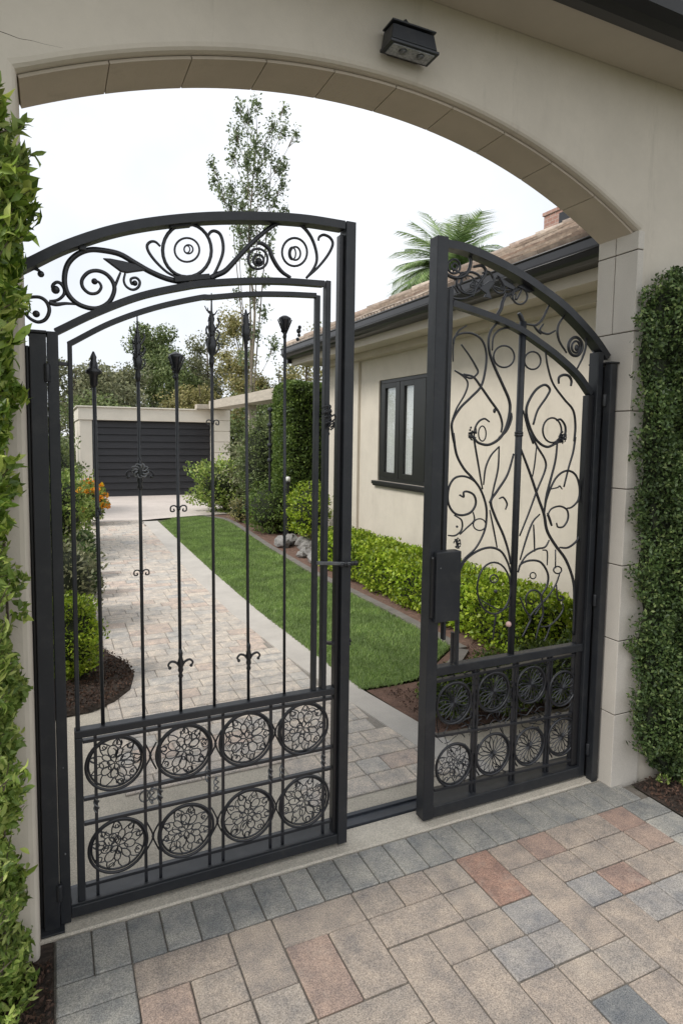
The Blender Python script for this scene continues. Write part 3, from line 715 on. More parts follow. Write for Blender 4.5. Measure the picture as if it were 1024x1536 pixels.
def filigree(c, r, seed, parent, kind=0):
    rd = random.Random(seed); b_ = MB()
    pt = lambda a, q, dy=0: Vector((c.x+r*q*math.cos(a), c.y+dy, c.z+r*q*math.sin(a)))
    wr = .0023
    if kind == 0:
        a0 = rd.random()*6
        for k in range(6):     # inner rosette
            a = a0+2*PI*k/6; q = rd.uniform(.26, .36)
            b_.tube(catmull([pt(a, .03), pt(a-.45, q*.6), pt(a-.2, q), pt(a+.2, q), pt(a+.45, q*.6), pt(a, .03)], 4), wr*.9, 4)
        n_ = 9
        for k in range(n_):    # petals that fork and curl back towards the rim
            a = a0+.3+2*PI*k/n_+rd.uniform(-.12, .12); L1 = rd.uniform(.55, .70); w1 = rd.uniform(.20, .32)
            b_.tube(catmull([pt(a, .22), pt(a-w1*1.3, L1*.62), pt(a-w1*.8, L1*.92), pt(a, L1*1.04), pt(a+w1*.8, L1*.92), pt(a+w1*1.3, L1*.6), pt(a, .22)], 4), wr, 4)
            for sg in (-1, 1):
                g1 = rd.uniform(.10, .2)
                b_.tube(catmull([pt(a+sg*.05, L1), pt(a+sg*(g1), (L1+1)/2-.02), pt(a+sg*(g1+.16), .96)], 3), wr, 4)
                if rd.random() < .75:
                    h_ = a+sg*(.33+rd.uniform(-.06, .06))
                    b_.tube(catmull([pt(h_, .97), pt(h_-sg*.10, .82), pt(h_+sg*.02, .70), pt(h_+sg*.14, .76), pt(h_+sg*.09, .85)], 4), wr*.9, 4)
        for k in range(12):    # stray tendrils
            a = rd.uniform(0, 2*PI); q = rd.uniform(.35, .8); p0_ = pt(a, q); th = rd.uniform(0, 2*PI); cv = rd.choice((-1, 1))*rd.uniform(.5, 1.1); L_ = []
            p_ = p0_.copy()
            for m_ in range(6):
                L_.append(p_.copy()); th += cv*.6; p_ = p_+Vector((math.cos(th), 0, math.sin(th)))*r*.085
            L_ = [v for v in L_ if math.hypot(v.x-c.x, v.z-c.z) < r*.97]
            if len(L_) > 2: b_.tube(catmull(L_, 2), wr*.85, 4)
    else:
        n_ = 16; a0 = rd.random()
        for k in range(n_):
            a = a0+2*PI*k/n_
            b_.tube([pt(a, .05), pt(a+rd.uniform(-.03, .03), .62)], wr*1.35, 4)
            for sg in (-1, 1): b_.tube(catmull([pt(a, .55), pt(a+sg*.08, .75), pt(a+sg*.2, .97)], 2), wr, 4)
        b_.ball(pt(0, 0), r*.09, 8, (1, .4, 1))
    return b_.build('filigree', M['iron'], parent)
for k, ((px, py), rp) in enumerate(rings):
    c = G(px, py); r = (G(px+rp, py).x-G(px-rp, py).x)/2*.97
    # keep rings inside their grid row
    o = MB()
    o.tube([Vector((c.x+r*math.cos(2*PI*i/36), c.y-.012, c.z+r*math.sin(2*PI*i/36))) for i in range(37)], .0055, 8, cap=False)
    o.tube([Vector((c.x+(r-.009)*math.cos(2*PI*i/36), c.y-.006, c.z+(r-.009)*math.sin(2*PI*i/36))) for i in range(37)], .004, 6, cap=False)
    ro = o.build('ring', M['iron'], gl, smooth=True)
    f_ = filigree(Vector((c.x, c.y-.010, c.z)), r-.006, k+1, None, 0); f_.parent = ro; f_.matrix_parent_inverse = Matrix()
    ro.matrix_parent_inverse = Matrix.Translation(-gl.location)
for a_, b__ in ((0, 1), (1, 2), (2, 3), (4, 5), (5, 6), (6, 7)):   # x-shaped links between neighbours
    (p1, r1_), (p2, r2_) = rings[a_], rings[b__]
    mx, my = (p1[0]+r1_+p2[0]-r2_)/2, (p1[1]+p2[1])/2
    b = MB()
    for sg in (-1, 1):
        b.tube(catmull([G(mx-9, my+sg*20), G(mx-2, my+sg*7), G(mx, my), G(mx+2, my-sg*7), G(mx+9, my-sg*20)], 4), .0034, 6)
    b.ball(G(mx, my), .006, 8); b.build('link', M['iron'], gl, smooth=True)
# little twisted ornaments on the uprights between the rows
for px, py in ((145, 1205), (228, 1192), (324, 1176), (405, 1160), (422, 1157), (484, 1139), (311, 1160), (240,1190)):
    b = MB(); c = G(px, py)
    for s_ in (0, PI): b.tube([Vector((c.x+.009*math.sin(t*7+s_), c.y-.006+.009*math.cos(t*7+s_), c.z-.028+.056*t)) for t in np.linspace(0, 1, 14)], .0026, 5)
    b.ball((c.x, c.y-.006, c.z+.028), .006, 8); b.ball((c.x, c.y-.006, c.z-.028), .006, 8)
    b.build('twist', M['silvered'], gl, smooth=True)
b = MB(); c = G(228, 1190)
for s_ in (-.026, .004): b.tube([Vector((c.x+s_+.020*math.cos(2*PI*i/20), c.y-.008, c.z+.022*math.sin(2*PI*i/20))) for i in range(21)], .003, 6, cap=False)
b.build('small_ring', M['silvered'], gl, smooth=True)

# rods with finials and ornaments
def finial(parent, x, z, style, s=1.0):
    b_ = MB(); c = (x, YG, z)
    if style == 'cup':
        b_.lathe(c, [(.005, -.09*s), (.008, -.07*s), (.006, -.055*s), (.012, -.04*s), (.024*s, -.008*s), (.027*s, 0), (.024*s, .004*s), (.010, .012*s)], 10)
        for k in range(5):
            a = 2*PI*k/5; b_.tube([Vector((x+math.cos(a)*.006, YG+math.sin(a)*.006, z-.06*s)), Vector((x+math.cos(a)*.019*s, YG+math.sin(a)*.019*s, z-.03*s)), Vector((x+math.cos(a)*.030*s, YG+math.sin(a)*.030*s, z-.002))], .0028, 5)
    elif style == 'lantern':
        b_.lathe(c, [(.006, -.12*s), (.013, -.11*s), (.015, -.075*s), (.028*s, -.068*s), (.030*s, -.058*s), (.016, -.048*s), (.014, -.03*s), (.009, -.02*s), (.011, -.008*s), (.003, .012*s)], 10)
    elif style == 'bud':
        b_.lathe(c, [(.005, -.16*s), (.007, -.13*s), (.017*s, -.10*s), (.020*s, -.075*s), (.012*s, -.05*s), (.015*s, -.035*s), (.009*s, -.012*s), (.002, .012*s)], 10)
        for k in range(6):
            a = k*2.4; b_.ball((x+math.cos(a)*.014*s, YG+math.sin(a)*.012, z-.05*s-.012*k*s), .007*s, 6)
    else:  # spear
        b_.lathe(c, [(.006, -.20*s), (.011, -.18*s), (.008, -.16*s), (.014*s, -.145*s), (.018*s, -.12*s), (.012*s, -.10*s), (.010*s, -.085*s), (.015*s, -.065*s), (.008*s, -.05*s), (.011*s, -.035*s), (.004, -.01*s), (.0018, .05*s)], 10)
        for k in range(7):
            a = k*2.1; q = .018*s
            b_.tube(catmull([Vector((x, YG, z-.16*s+k*.013)), Vector((x+math.cos(a)*q, YG+math.sin(a)*q, z-.145*s+k*.015)), Vector((x+math.cos(a)*q*1.5, YG+math.sin(a)*q*1.3, z-.125*s+k*.015)), Vector((x+math.cos(a)*q*1.1, YG+math.sin(a)*q, z-.112*s+k*.015))], 3), .0032*s, 5)
    for k in range(10 if style != 'lantern' else 4):
        a = random.uniform(0, 2*PI); zz_ = z-random.uniform(.005, .075 if style != 'spear' else .15)*s; q = random.uniform(.010, .020)*s
        b_.tube([Vector((x+math.cos(a)*q*.4, YG+math.sin(a)*q*.4, zz_)), Vector((x+math.cos(a)*q, YG+math.sin(a)*q, zz_+.004)), Vector((x+math.cos(a+.4)*q*1.35, YG+math.sin(a+.4)*q, zz_+random.uniform(.008, .018)*s))], .0036*s, 5, .0015)
    return b_.build('finial', M['iron'], parent, smooth=True)
def fleur(parent, x, z, s=1.0, up=False, name='fleur'):
    b_ = MB(); y_ = YG-.006; d_ = 1 if up else -1
    b_.lathe((x, y_, z), [(.005, -.055*s), (.010*s, -.045*s), (.006, -.034*s), (.011*s, -.022*s), (.008, -.008*s), (.013*s, .006*s), (.007, .03*s), (.009*s, .045*s), (.004, .062*s)], 9)
    for sg in (-1, 1):
        b_.tube(catmull([Vector((x, y_, z-.015*s)), Vector((x+sg*.014*s, y_, z+.008*s)), Vector((x+sg*.034*s, y_, z+.016*s)), Vector((x+sg*.046*s, y_, z+.004*s)), Vector((x+sg*.040*s, y_, z-.008*s))], 4), .0055*s, 6, .0035*s)
        b_.ball((x+sg*.040*s, y_, z-.008*s), .0065*s, 8)
    return b_.build(name, M['iron'], parent, smooth=True)
def bow(parent, x, z, s=1.0):
    b_ = MB(); y_ = YG-.006
    for sg in (-1, 1):
        b_.tube(catmull([Vector((x, y_, z)), Vector((x+sg*.014*s, y_, z+.012*s)), Vector((x+sg*.028*s, y_, z+.008*s)), Vector((x+sg*.028*s, y_, z-.008*s)), Vector((x+sg*.016*s, y_, z-.008*s)), Vector((x+sg*.018*s, y_, z+.001))], 4), .003*s, 5)
    b_.ball((x, y_, z), .008*s, 8); return b_.build('bow', M['iron'], parent, smooth=True)
def bumps(parent, pts):
    for (px, py, s) in pts:
        b_ = MB(); c = G(px, py)
        for k in range(4): b_.ball((c.x+random.uniform(-.4, .4)*.02*s, YG-.004+random.uniform(-.4, .4)*.01, c.z+(k-1.5)*.016*s), .010*s*random.uniform(.7, 1.1), 8)
        b_.build('knot', M['iron'], parent, smooth=True)
rods = [(138, 532, 157, 1082, 'lantern', .95), (205, 492, 217, 1070, 'spear', .95), (263, 534, 273, 1062, 'cup', 1.05), (316, 462, 323, 1054, 'spear', 1.1), (366.5, 468, 375, 1046, 'bud', .9), (426, 478, 427.5, 1038, 'cup', .95)]
for i, (px, py, qx, qy, st, s) in enumerate(rods):
    a = G(px, py); c = G(qx, qy); x_ = (a.x+c.x)/2
    x_t = a.x*.5+x_*.5; x_b = c.x*.5+x_*.5
    b = MB(); b.tube([Vector((x_t, YG, a.z-.05)), Vector((x_b, YG, zr+.010))], .0062 if i != 0 else .007, 8)
    ro = b.build('rod', M['rod'], gl, smooth=True)
    f_ = finial(None, x_t, a.z, st, s); f_.parent = ro; f_.matrix_parent_inverse = Matrix()
    if i == 3:
        b = MB()   # tip reaching the inner arch
        b.tube([Vector((x_t, YG, a.z+.02)), Vector((x_t, YG, G(316, 447).z))], .003, 6); t_ = b.build('tip', M['iron'], None, smooth=True); t_.parent = ro
    # ornaments
def rx(i, py):
    px, p0, qx, q0, *_ = rods[i]; a = G(px, p0); c = G(qx, q0); xm = (a.x+c.x)/2
    t = (py-p0)/(q0-p0); return (a.x*.5+xm*.5)*(1-t)+(c.x*.5+xm*.5)*t
fleur(gl, rx(1, 712), G(208, 712).z, 1.0, name='rosette'); bow(gl, rx(1, 859), G(210, 859).z, .9)
bow(gl, rx(2, 763), G(266, 763).z, 1.0); fleur(gl, rx(2, 996), G(271, 996).z, 1.0)
fleur(gl, rx(4, 985), G(374, 985).z, 1.0); bow(gl, rx(3, 634), G(318, 634).z, .8)
bumps(gl, [(318, 505, .9), (205, 545, .8), (262, 560, .6), (149, 768, .7), (369, 520, .6), (369, 760, .5)])
# rosette petals round the second rod
b = MB(); c = Vector((rx(1, 706), YG-.008, G(208, 706).z))
for k in range(9):
    a = 2*PI*k/9; b.tube(catmull([c, c+Vector((math.cos(a)*.018, -.006, math.sin(a)*.018)), c+Vector((math.cos(a+.5)*.030, -.004, math.sin(a+.5)*.026)), c+Vector((math.cos(a+.9)*.024, -.002, math.sin(a+.9)*.02))], 3), .003, 5)
b.build('rosette', M['silvered'], gl, smooth=True)
# scrolls of the top band
k1 = .0075
scroll(Z1, [(850,436),(760,418),(680,385),(610,345),(540,305),(460,288),(400,287),(345,310),(305,355),(292,420),(305,480),(345,525),(400,548),(450,548),(495,520),(517,470),(510,430),(480,395),(440,380),(400,388),(372,420),(375,455),(405,482),(440,480),(458,455),(448,432),(428,428)], .009, gl, ball=.011, n=5, prof=lambda t: .011*(1-t)**.6*.75+.0042)
b = MB(); b.prism([(p.x, p.z) for p in [G(*Z1(*q)) for q in ((463,324),(500,326),(560,338),(612,352),(660,380),(615,386),(575,392),(545,386),(505,356))]], YG-.010, YG+.006, 'y'); b.build('leaf_blade', M['iron'], gl, bevel=.004)
scroll(Z1, [(545,388),(532,420),(520,452),(512,478)], .005, gl)
scroll(Z1, [(566,392),(560,425),(572,452),(600,466),(625,455),(632,430),(615,412),(592,418),(596,440),(610,436)], .005, gl, ball=.010)
scroll(Z1, [(350,532),(300,528),(255,532),(222,522)], .006, gl, prof=lambda t: .004+.007*t)
scroll(Z1, [(225,518),(262,512),(288,490),(292,465),(278,440),(258,432),(240,445),(240,462),(252,466)], .006, gl, ball=.014)
scroll(Z1, [(60,420),(95,400),(120,378),(150,370),(175,378),(186,395)], .006, gl, ball=.011)
scroll(Z1, [(90,520),(130,502),(180,500),(212,522),(224,560),(208,598),(175,612),(140,598),(112,570)], .0065, gl)
blob(Z1, 165, 575, .012, gl)
ringc(Z1, 845, 288, 110, 120, .0080, gl); ringc(Z1, 845, 286, 56, 54, .0048, gl); ringc(Z1, 852, 283, 20, 20, .0038, gl); ringc(Z1, 845, 283, 13, 16, .0030, gl)
scroll(Z1, [(815,415),(760,390),(710,345),(675,300),(665,268),(680,250),(703,250),(725,270)], .0055, gl)
scroll(Z2, [(200,462),(228,410),(252,345),(254,290),(240,245),(215,228),(192,232),(176,254)], .0065, gl)
for zx, zy in ((375, 275),): bar(*Z1(375, 262), *Z1(375, 285), .022, IY0, IY1, 'clip', M['black'], gl)
bar(*Z1(770, 176), *Z1(865, 166), .012, IY0, IY1, 'clip', M['black'], gl)
bar(*Z1(790, 418), *Z1(950, 404), .020, IY0+.004, IY1-.004, 'clip', M['black'], gl)
scroll(Z2, [(190,470),(215,455),(265,432),(320,375),(380,310),(450,245),(520,195),(590,178),(650,195),(700,250),(728,320),(733,380),(712,428),(680,468)], .011, gl, prof=lambda t: .013-.007*t)
scroll(Z2, [(430,290),(455,292),(490,320),(505,360),(530,405),(560,440),(600,466)], .009, gl)
ringc(Z2, 432, 370, 50, 52, .006, gl); ringc(Z2, 435, 376, 27, 28, .006, gl); blob(Z2, 437, 383, .014, gl)
ringc(Z2, 620, 335, 64, 72, .0058, gl); ringc(Z2, 624, 342, 26, 34, .005, gl); ringc(Z2, 608, 342, 18, 32, .004, gl)
scroll(Z2, [(682,466),(738,415),(790,350),(815,295),(802,262),(770,247),(746,258),(742,276)], .006, gl)
# finial bits and latch on the free stile
for (px, py, s) in ((447, 500, 1.0), (492, 620, 1.1), (493, 640, 1.2), (463, 728, .5)):
    bumps(gl, [(px, py, s)])
b = MB()
for k in range(7):
    a = k*.9; c = G(492+6*math.cos(a), 632+14*math.sin(a*1.3), 2.34)
    b.tube(catmull([c, c+Vector((.014, 0, .012)), c+Vector((.004, -.01, .026)), c+Vector((-.014, -.006, .014))], 3), .0036, 5)
b.build('latch_scroll', M['iron'], gl, smooth=True)
bar(476, 845, 530, 846, .014, FY0-.018, FY0-.004, 'latch_bar', M['silvered'], gl)
b = MB(); c = G(522, 846, FY0-.012)
for k in range(5): b.ball((c.x-.03+.016*k, FY0-.014, c.z+random.uniform(-.004, .004)), .011, 8, (1, .8, 1))
b.build('latch', M['iron'], gl, smooth=True)
bumps(gl, [(487, 966, .9), (503, 967, .7), (524, 962, .5), (502, 1180, 1.2), (503, 1205, 1.0)])
for py in (560, 1340):
    b = MB(); c = G(88, py, FY0-.01); b.lathe((-.0022, FY0-.010, c.z-.03), [(.009, 0), (.010, .004), (.010, .056), (.009, .06)], 10); b.build('hinge', M['black'], gl, smooth=True)
b = MB(); b.ball((.018, FY0-.001, .28), .004, 8); b.ball((.018, FY0-.001, .60), .003, 8); b.build('screw', M['silvered'], gl, smooth=True)

# ---- right leaf
gr = empty('gate_leaf', (2.60, 2.365, 0), 'right wrought iron gate leaf with curling vine scrolls and a lock box', 'gate', 'pair of wrought iron gate leaves')
OB = [(666, 364), (700, 371), (740, 388), (779, 409), (812, 431), (846, 457), (876, 487), (897, 512), (913, 536)]
curve_bar(OB, .034, FY0, FY1, 'top_arch', M['black'], gr)
xr = 1.548; ztr = G(655, 352, FY0).z
vbar(xr-.029, xr+.027, .018, ztr, FY0-.002, FY1+.002, 'free_stile', M['black'], gr)
vbar(xr+.0275, xr+.034, .080, ztr-.05, FY0+.02, FY1-.008, 'stile_rebate', M['gutter'], gr)
xh = 2.478
zh = G(885, 590, IY0).z
vbar(xh, 2.5145, .018, G(900, 528, FY0).z, FY0, FY1, 'hinge_stile', M['black'], gr)
vbar(xh-.040, xh-.001, .0785, zh-.01, IY0, IY1, 'hinge_side_stile', M['gutter'], gr)
vbar(xr+.0275, xh-.0005, .020, .074, FY0, FY1+.04, 'bottom_rail', M['black'], gr)
IB = [(680, 454), (713, 465), (746, 477), (779, 492), (812, 514), (842, 537), (869, 563), (888, 590)]
curve_bar(IB, .028, IY0, IY1, 'inner_arch', M['black'], gr)
zmr = (G(660, 1005, IY0).z+G(868, 972, IY0).z)/2
x_ = G(672, 640, IY0).x
vbar(x_-.013, x_+.010, G(665, 835, IY0).z, G(672, 432, IY0).z, IY0+.001, IY1-.002, 'inner_stile', M['black'], gr)
x_ = G(681, 960, IY0).x; vbar(x_-.005, x_+.005, zmr+.02, zmr+.17, IY0+.006, IY1-.010, 'short_rod', M['iron'], gr)
xc_ = G(775, 720, YG).x
b = MB(); b.tube([Vector((xc_, YG, zmr+.015)), Vector((xc_, YG, G(778, 482).z))], .017, 10); b.build('centre_bar', M['black'], gr, smooth=True)
zc_ = G(777, 651).z
b = MB(); b.lathe((xc_, YG, zc_), [(.0175, -.012), (.021, -.009), (.021, -.002), (.0185, 0), (.021, .002), (.021, .009), (.0175, .012)], 12); b.build('collar', M['iron'], gr, smooth=True)
vbar(xr+.0275, xh-.0005, zmr-.022, zmr+.018, IY0-.006, IY1+.002, 'mid_rail', M['black'], gr)
# lock box
p0 = G(651, 829, 2.31); p1 = G(688, 930, 2.31)
vbar(p0.x+.012, p1.x, p1.z, p0.z, 2.305, 2.36, 'lock_box', M['black'], gr, .004)
vbar(p0.x-.004, p0.x+.0115, p1.z+.02, p0.z-.02, 2.318, 2.35, 'strike_slot', M['gutter'], gr)
q0 = G(664, 931, 2.33); q1 = G(688, 950, 2.33)
vbar(q0.x, q0.x+.012, q1.z-.02, p1.z-.0005, 2.32, 2.35, 'lock_bracket', M['black'], gr); vbar(q1.x-.014, q1.x-.003, q1.z-.15, p1.z-.0005, 2.322, 2.348, 'lock_bracket', M['black'], gr)
b = MB(); b.ball(G(*Z4(130, 680), 2.304), .0035, 6); b.ball(G(*Z4(92, 632), 2.304), .004, 6); b.build('screw', M['silvered'], gr, smooth=True)
b = MB(); b.ball(G(*Z4(455, 948), 2.345), .014, 10); b.build('pale_knob', M['knob'], gr, smooth=True)
S = lambda Z, pts, r=.0052, **k: scroll(Z, pts, r, gr, **k)
def ZZ(*segs):  # concatenates traces from two enlargements
    out = []
    for Z, pts in segs: out += [Z(*p) for p in pts]
    return out
S(I0, ZZ((Z3, [(240,560),(245,530),(280,512),(330,515),(370,545),(388,600),(385,670),(365,750),(320,800),(270,850),(235,910),(235,960),(245,1010)]), (Z4, [(190,30),(205,130),(240,200),(280,245),(320,300),(345,370),(350,430),(340,500),(300,580),(240,640),(215,700)])), .0062)
S(Z3, [(275,562),(310,610),(340,660),(350,690),(320,715),(285,702),(245,680)], .005)
S(Z3, [(245,680),(290,712),(305,742),(290,790),(255,850),(235,900)], .0045)
S(Z3, [(285,697),(330,710),(365,755),(410,820),(445,870),(460,920),(455,960)], .0062)
S(Z3, [(238,640),(240,560),(260,505),(300,477)], .0042)
S(Z3, [(445,455),(405,510),(400,580),(420,650),(460,740),(490,810),(495,860),(480,930),(450,985),(400,1015),(355,1008),(332,985)], .0075)
S(Z3, [(332,985),(338,940),(355,910),(380,898),(402,912)], .005)
S(Z3, [(445,985),(480,950),(500,900),(500,870)], .007)
ringc(Z3, 468, 617, 47, 49, .0055, gr); ringc(Z3, 597, 635, 37, 40, .0055, gr)
S(Z3, [(415,590),(420,530),(450,495),(500,487),(532,500)], .005)
S(I0, ZZ((Z3, [(338,985)]), (Z4, [(290,60),(310,180),(330,300)])), .005)
ringc(Z3, 370, 965, 17, 34, .004, gr)
S(I0, ZZ((Z3, [(655,590),(665,660),(690,740),(740,810),(780,860),(790,930),(785,1000)]), (Z4, [(775,50),(765,120),(745,190),(720,290)])), .006)
S(Z3, [(600,925),(620,860),(660,800),(675,765),(650,745),(610,770),(575,830),(570,880),(590,950),(620,1000),(660,1025),(700,1010),(738,985),(745,935),(725,902),(705,905)], .0068)
ringc(Z3, 685, 950, 42, 56, .0058, gr)
S(I0, ZZ((Z3, [(555,860),(575,940),(600,1010)]), (Z4, [(560,30),(592,95),(630,160),(630,210),(590,310),(550,420),(508,525)])), .0055)
S(Z4, [(515,110),(560,230),(600,350),(625,420),(640,500),(680,570),(730,640),(765,740),(770,850),(765,1000)], .0078)
S(Z4, [(590,90),(580,180),(570,240)], .004)
S(Z4, [(690,60),(680,160),(655,260),(635,340),(625,430)], .006)
S(Z4, [(625,420),(640,340),(680,250),(730,212),(775,230),(795,290),(790,350),(760,385),(735,392)], .0058)
S(Z4, [(640,430),(660,395),(700,382),(735,400),(740,440),(720,478),(692,482),(685,462)], .0052)
S(Z4, [(700,580),(740,580),(780,550),(805,500),(806,480)], .006)
S(Z4, [(480,130),(450,230),(400,310),(370,360),(390,430),(430,520),(455,600),(465,660)], .0066)
S(Z4, [(410,95),(405,200),(385,290),(370,360)], .0048); S(Z4, [(410,95),(370,140),(345,200),(335,280)], .0048)
S(Z4, [(330,320),(300,270),(250,240),(200,245),(170,290),(165,360),(190,410),(230,425),(275,410),(298,370),(290,330),(260,312),(240,315),(240,337),(220,328)], .0058)
S(Z4, [(195,425),(230,450),(230,495),(200,522),(165,522)], .0045); S(Z4, [(285,410),(290,450),(250,490),(222,518)], .0042)
ringc(Z4, 316, 470, 30, 28, .0042, gr); blob(Z4, 208, 480, .006, gr)
S(Z4, [(410,345),(430,340),(448,370),(440,398)], .0048); blob(Z4, 368, 362, .008, gr)
S(Z4, [(365,400),(385,500),(400,580)], .0045)
S(Z4, [(215,705),(250,640),(310,595),(370,580),(420,600),(450,650),(465,700)], .006)
ringc(Z4, 385, 775, 80, 124, .0058, gr); ringc(Z4, 385, 730, 19, 19, .0045, gr); blob(Z4, 393, 790, .009, gr)
S(Z4, [(320,830),(370,860),(420,880),(460,860)], .0038)
S(Z4, [(500,700),(515,660),(560,642),(610,652),(643,705),(640,760),(612,812),(618,850)], .0058)
ringc(Z4, 572, 715, 14, 15, .004, gr)
S(Z4, [(505,672),(540,620),(590,588),(630,578),(650,545)], .0052)
S(Z4, [(510,640),(540,540),(570,460),(605,420)], .005); S(Z4, [(575,470),(578,530),(580,600)], .0045)
S(Z4, [(618,592),(640,600),(640,665)], .004); S(Z4, [(680,590),(680,680)], .0045); ringc(Z4, 690, 688, 19, 17, .0048, gr)
S(Z4, [(702,700),(680,760),(640,820),(590,870),(550,920)], .0048)
S(Z4, [(540,860),(540,812),(570,785),(605,800),(612,850),(580,905)], .005)
S(Z4, [(510,820),(535,880),(560,920),(545,960),(520,1010)], .0052); S(Z4, [(615,830),(620,900),(600,960),(585,1020)], .0052)
S(Z4, [(685,760),(690,825),(715,832),(715,815),(700,812)], .0048); S(Z4, [(717,850),(715,880),(690,920),(650,955),(610,960)], .0045)
S(Z4, [(395,900),(388,950),(380,1025)], .0045); S(Z4, [(655,955),(640,1000),(625,1030)], .0042)
S(Z4, [(642,415),(652,445),(662,475)], .007)
S(Z4, [(655,300),(690,292),(700,285),(712,300)], .004)
for (Z, cx, cy, s) in ((Z3, 322, 962, 1.0), (Z3, 728, 980, 1.0), (Z4, 205, 560, .8)):
    b = MB(); c = G(*Z(cx, cy))
    for k in range(16):
        a = random.uniform(0, 2*PI); r_ = random.uniform(.004, .020)*s
        b.ball((c.x+r_*math.cos(a)*.8, YG-.006+random.uniform(-.008, .008), c.z+r_*math.sin(a)*1.4), .0055*s, 6)
        if k % 2: b.tube([c, c+Vector((math.cos(a)*.022*s, -.008, math.sin(a)*.028*s)), c+Vector((math.cos(a+.7)*.026*s, -.006, math.sin(a+.7)*.034*s))], .0028, 5)
    b.build('rosette', M['iron'], gr)
b = MB(); c = G(*Z3(425, 862)); b.ball(c, .009, 8, (1, .6, 1.3)); b.build('boss', M['iron'], gr, smooth=True)
# top band
S(Z3, [(190,118),(190,190),(212,245),(258,262),(300,242),(318,190),(305,145),(280,120)], .0085)
ringc(Z3, 242, 210, 28, 32, .0065, gr); ringc(Z3, 245, 212, 13, 16, .0055, gr)
ringc(Z3, 312, 285, 58, 50, .0075, gr); ringc(Z3, 305, 290, 34, 38, .0048, gr)
S(Z3, [(330,212),(370,208),(385,240),(345,300),(325,350)], .0075); S(Z3, [(260,330),(240,300),(235,350),(290,355),(340,330)], .005)
S(Z3, [(370,240),(400,235),(420,270),(400,300),(380,290)], .006); S(Z3, [(400,290),(440,330),(470,320),(450,270),(430,262)], .006)
for s_ in range(14):
    x_ = random.uniform(235, 540); y_ = 205+(x_-200)*.32+random.uniform(-20, 60)
    S(Z3, [(x_, y_), (x_+random.uniform(-35, 35), y_+random.uniform(-30, 30)), (x_+random.uniform(-45, 45), y_+random.uniform(-25, 35)), (x_+random.uniform(-20, 20), y_+random.uniform(0, 30))], random.uniform(.0028, .0048))
for q in (((435,250),(520,305),(505,318),(465,300)), ((350,310),(400,275),(425,285),(385,335)), ((520,300),(560,288),(620,320),(580,330)), ((395,310),(410,360),(375,350))):
    b = MB(); b.prism([(p.x, p.z) for p in [G(*Z3(*k_)) for k_ in q]], YG-.008, YG+.004, 'y'); b.build('leaf_blade', M['iron'], gr, bevel=.003)
ringc(Z3, 540, 345, 33, 36, .006, gr); S(Z3, [(480,330),(462,370),(455,400),(435,440),(445,470)], .009)
S(Z3, [(560,480),(545,440),(535,420)], .012)
S(Z3, [(565,470),(610,475),(640,450),(660,410),(672,385)], .006); S(Z3, [(645,470),(630,500),(665,515),(700,500)], .0055); S(Z3, [(600,475),(620,500),(635,515)], .006)
S(Z3, [(745,425),(712,480),(715,540),(750,600)], .006)
ringc(Z3, 790, 572, 31, 42, .0095, gr); ringc(Z3, 792, 574, 18, 26, .007, gr); blob(Z3, 795, 578, .013, gr, sq=(1, .6, 1.3))
S(Z3, [(830,515),(838,560),(825,615),(798,672)], .0058)
S(Z3, [(715,740),(716,712),(735,700),(760,705),(772,725),(770,750)], .0072)
b = MB()
for s_ in range(5): b.tube(catmull([G(*Z3(868+s_*4, 590+s_*5)), G(*Z3(880+s_*3, 640)), G(*Z3(885-s_*4, 705-s_*6))], 3), .003, 5)
b.build('corner_filigree', M['silvered'], gr, smooth=True)
# lower panel
for (zx0, zy0, zx1, zy1, nm) in ((165, 250, 790, 128, 'grid_bar'), (165, 498, 775, 395, 'grid_bar'), (155, 742, 780, 602, 'grid_bar')):
    bar(*Z5(zx0, zy0), *Z5(zx1, zy1), .013, IY0+.004, IY1-.008, nm, M['iron'], gr, .001)
for (zx, zy) in ((322, 450), (338, 450), (500, 420), (515, 420), (655, 380), (668, 380), (770, 350)):
    x_ = G(*Z5(zx, zy)).x; b = MB(); b.box((x_-.005, IY0+.009, .0745), (x_+.005, IY1-.011, zmr-.023)); b.build('grid_upright', M['iron'], gr, bevel=.001)
R2 = [(235, 618, 70, 84), (412, 570, 66, 88), (575, 535, 58, 86), (722, 492, 56, 84), (236, 340, 68, 84), (414, 290, 62, 82), (583, 258, 56, 80), (724, 275, 52, 76)]
for k, (cx, cy, rx_, ry_) in enumerate(R2):
    c = G(*Z5(cx, cy)); r = (G(*Z5(cx+rx_, cy)).x-G(*Z5(cx-rx_, cy)).x)/2; r = max(r*1.12, .074)
    o = MB(); o.tube([Vector((c.x+r*math.cos(2*PI*i/36), c.y-.012, c.z+r*1.03*math.sin(2*PI*i/36))) for i in range(37)], .0062, 8, cap=False)
    o.tube([Vector((c.x+(r-.008)*math.cos(2*PI*i/36), c.y-.006, c.z+(r-.008)*1.03*math.sin(2*PI*i/36))) for i in range(37)], .0038, 6, cap=False)
    ro = o.build('ring', M['iron'], gr, smooth=True)
    f_ = filigree(Vector((c.x, c.y-.010, c.z)), r-.006, 40+k, None, 0 if k == 0 else 1); f_.parent = ro; f_.matrix_parent_inverse = Matrix()
for (zx, zy) in ((322, 600), (495, 560), (652, 520), (322, 330), (500, 300), (652, 270)):
    b = MB()
    for sg in (-1, 1): b.tube(catmull([G(*Z5(zx-32, zy+sg*70)), G(*Z5(zx-8, zy+sg*25)), G(*Z5(zx, zy)), G(*Z5(zx+8, zy-sg*25)), G(*Z5(zx+32, zy-sg*70))], 4), .004, 6)
    b.build('link', M['iron'], gr, smooth=True)
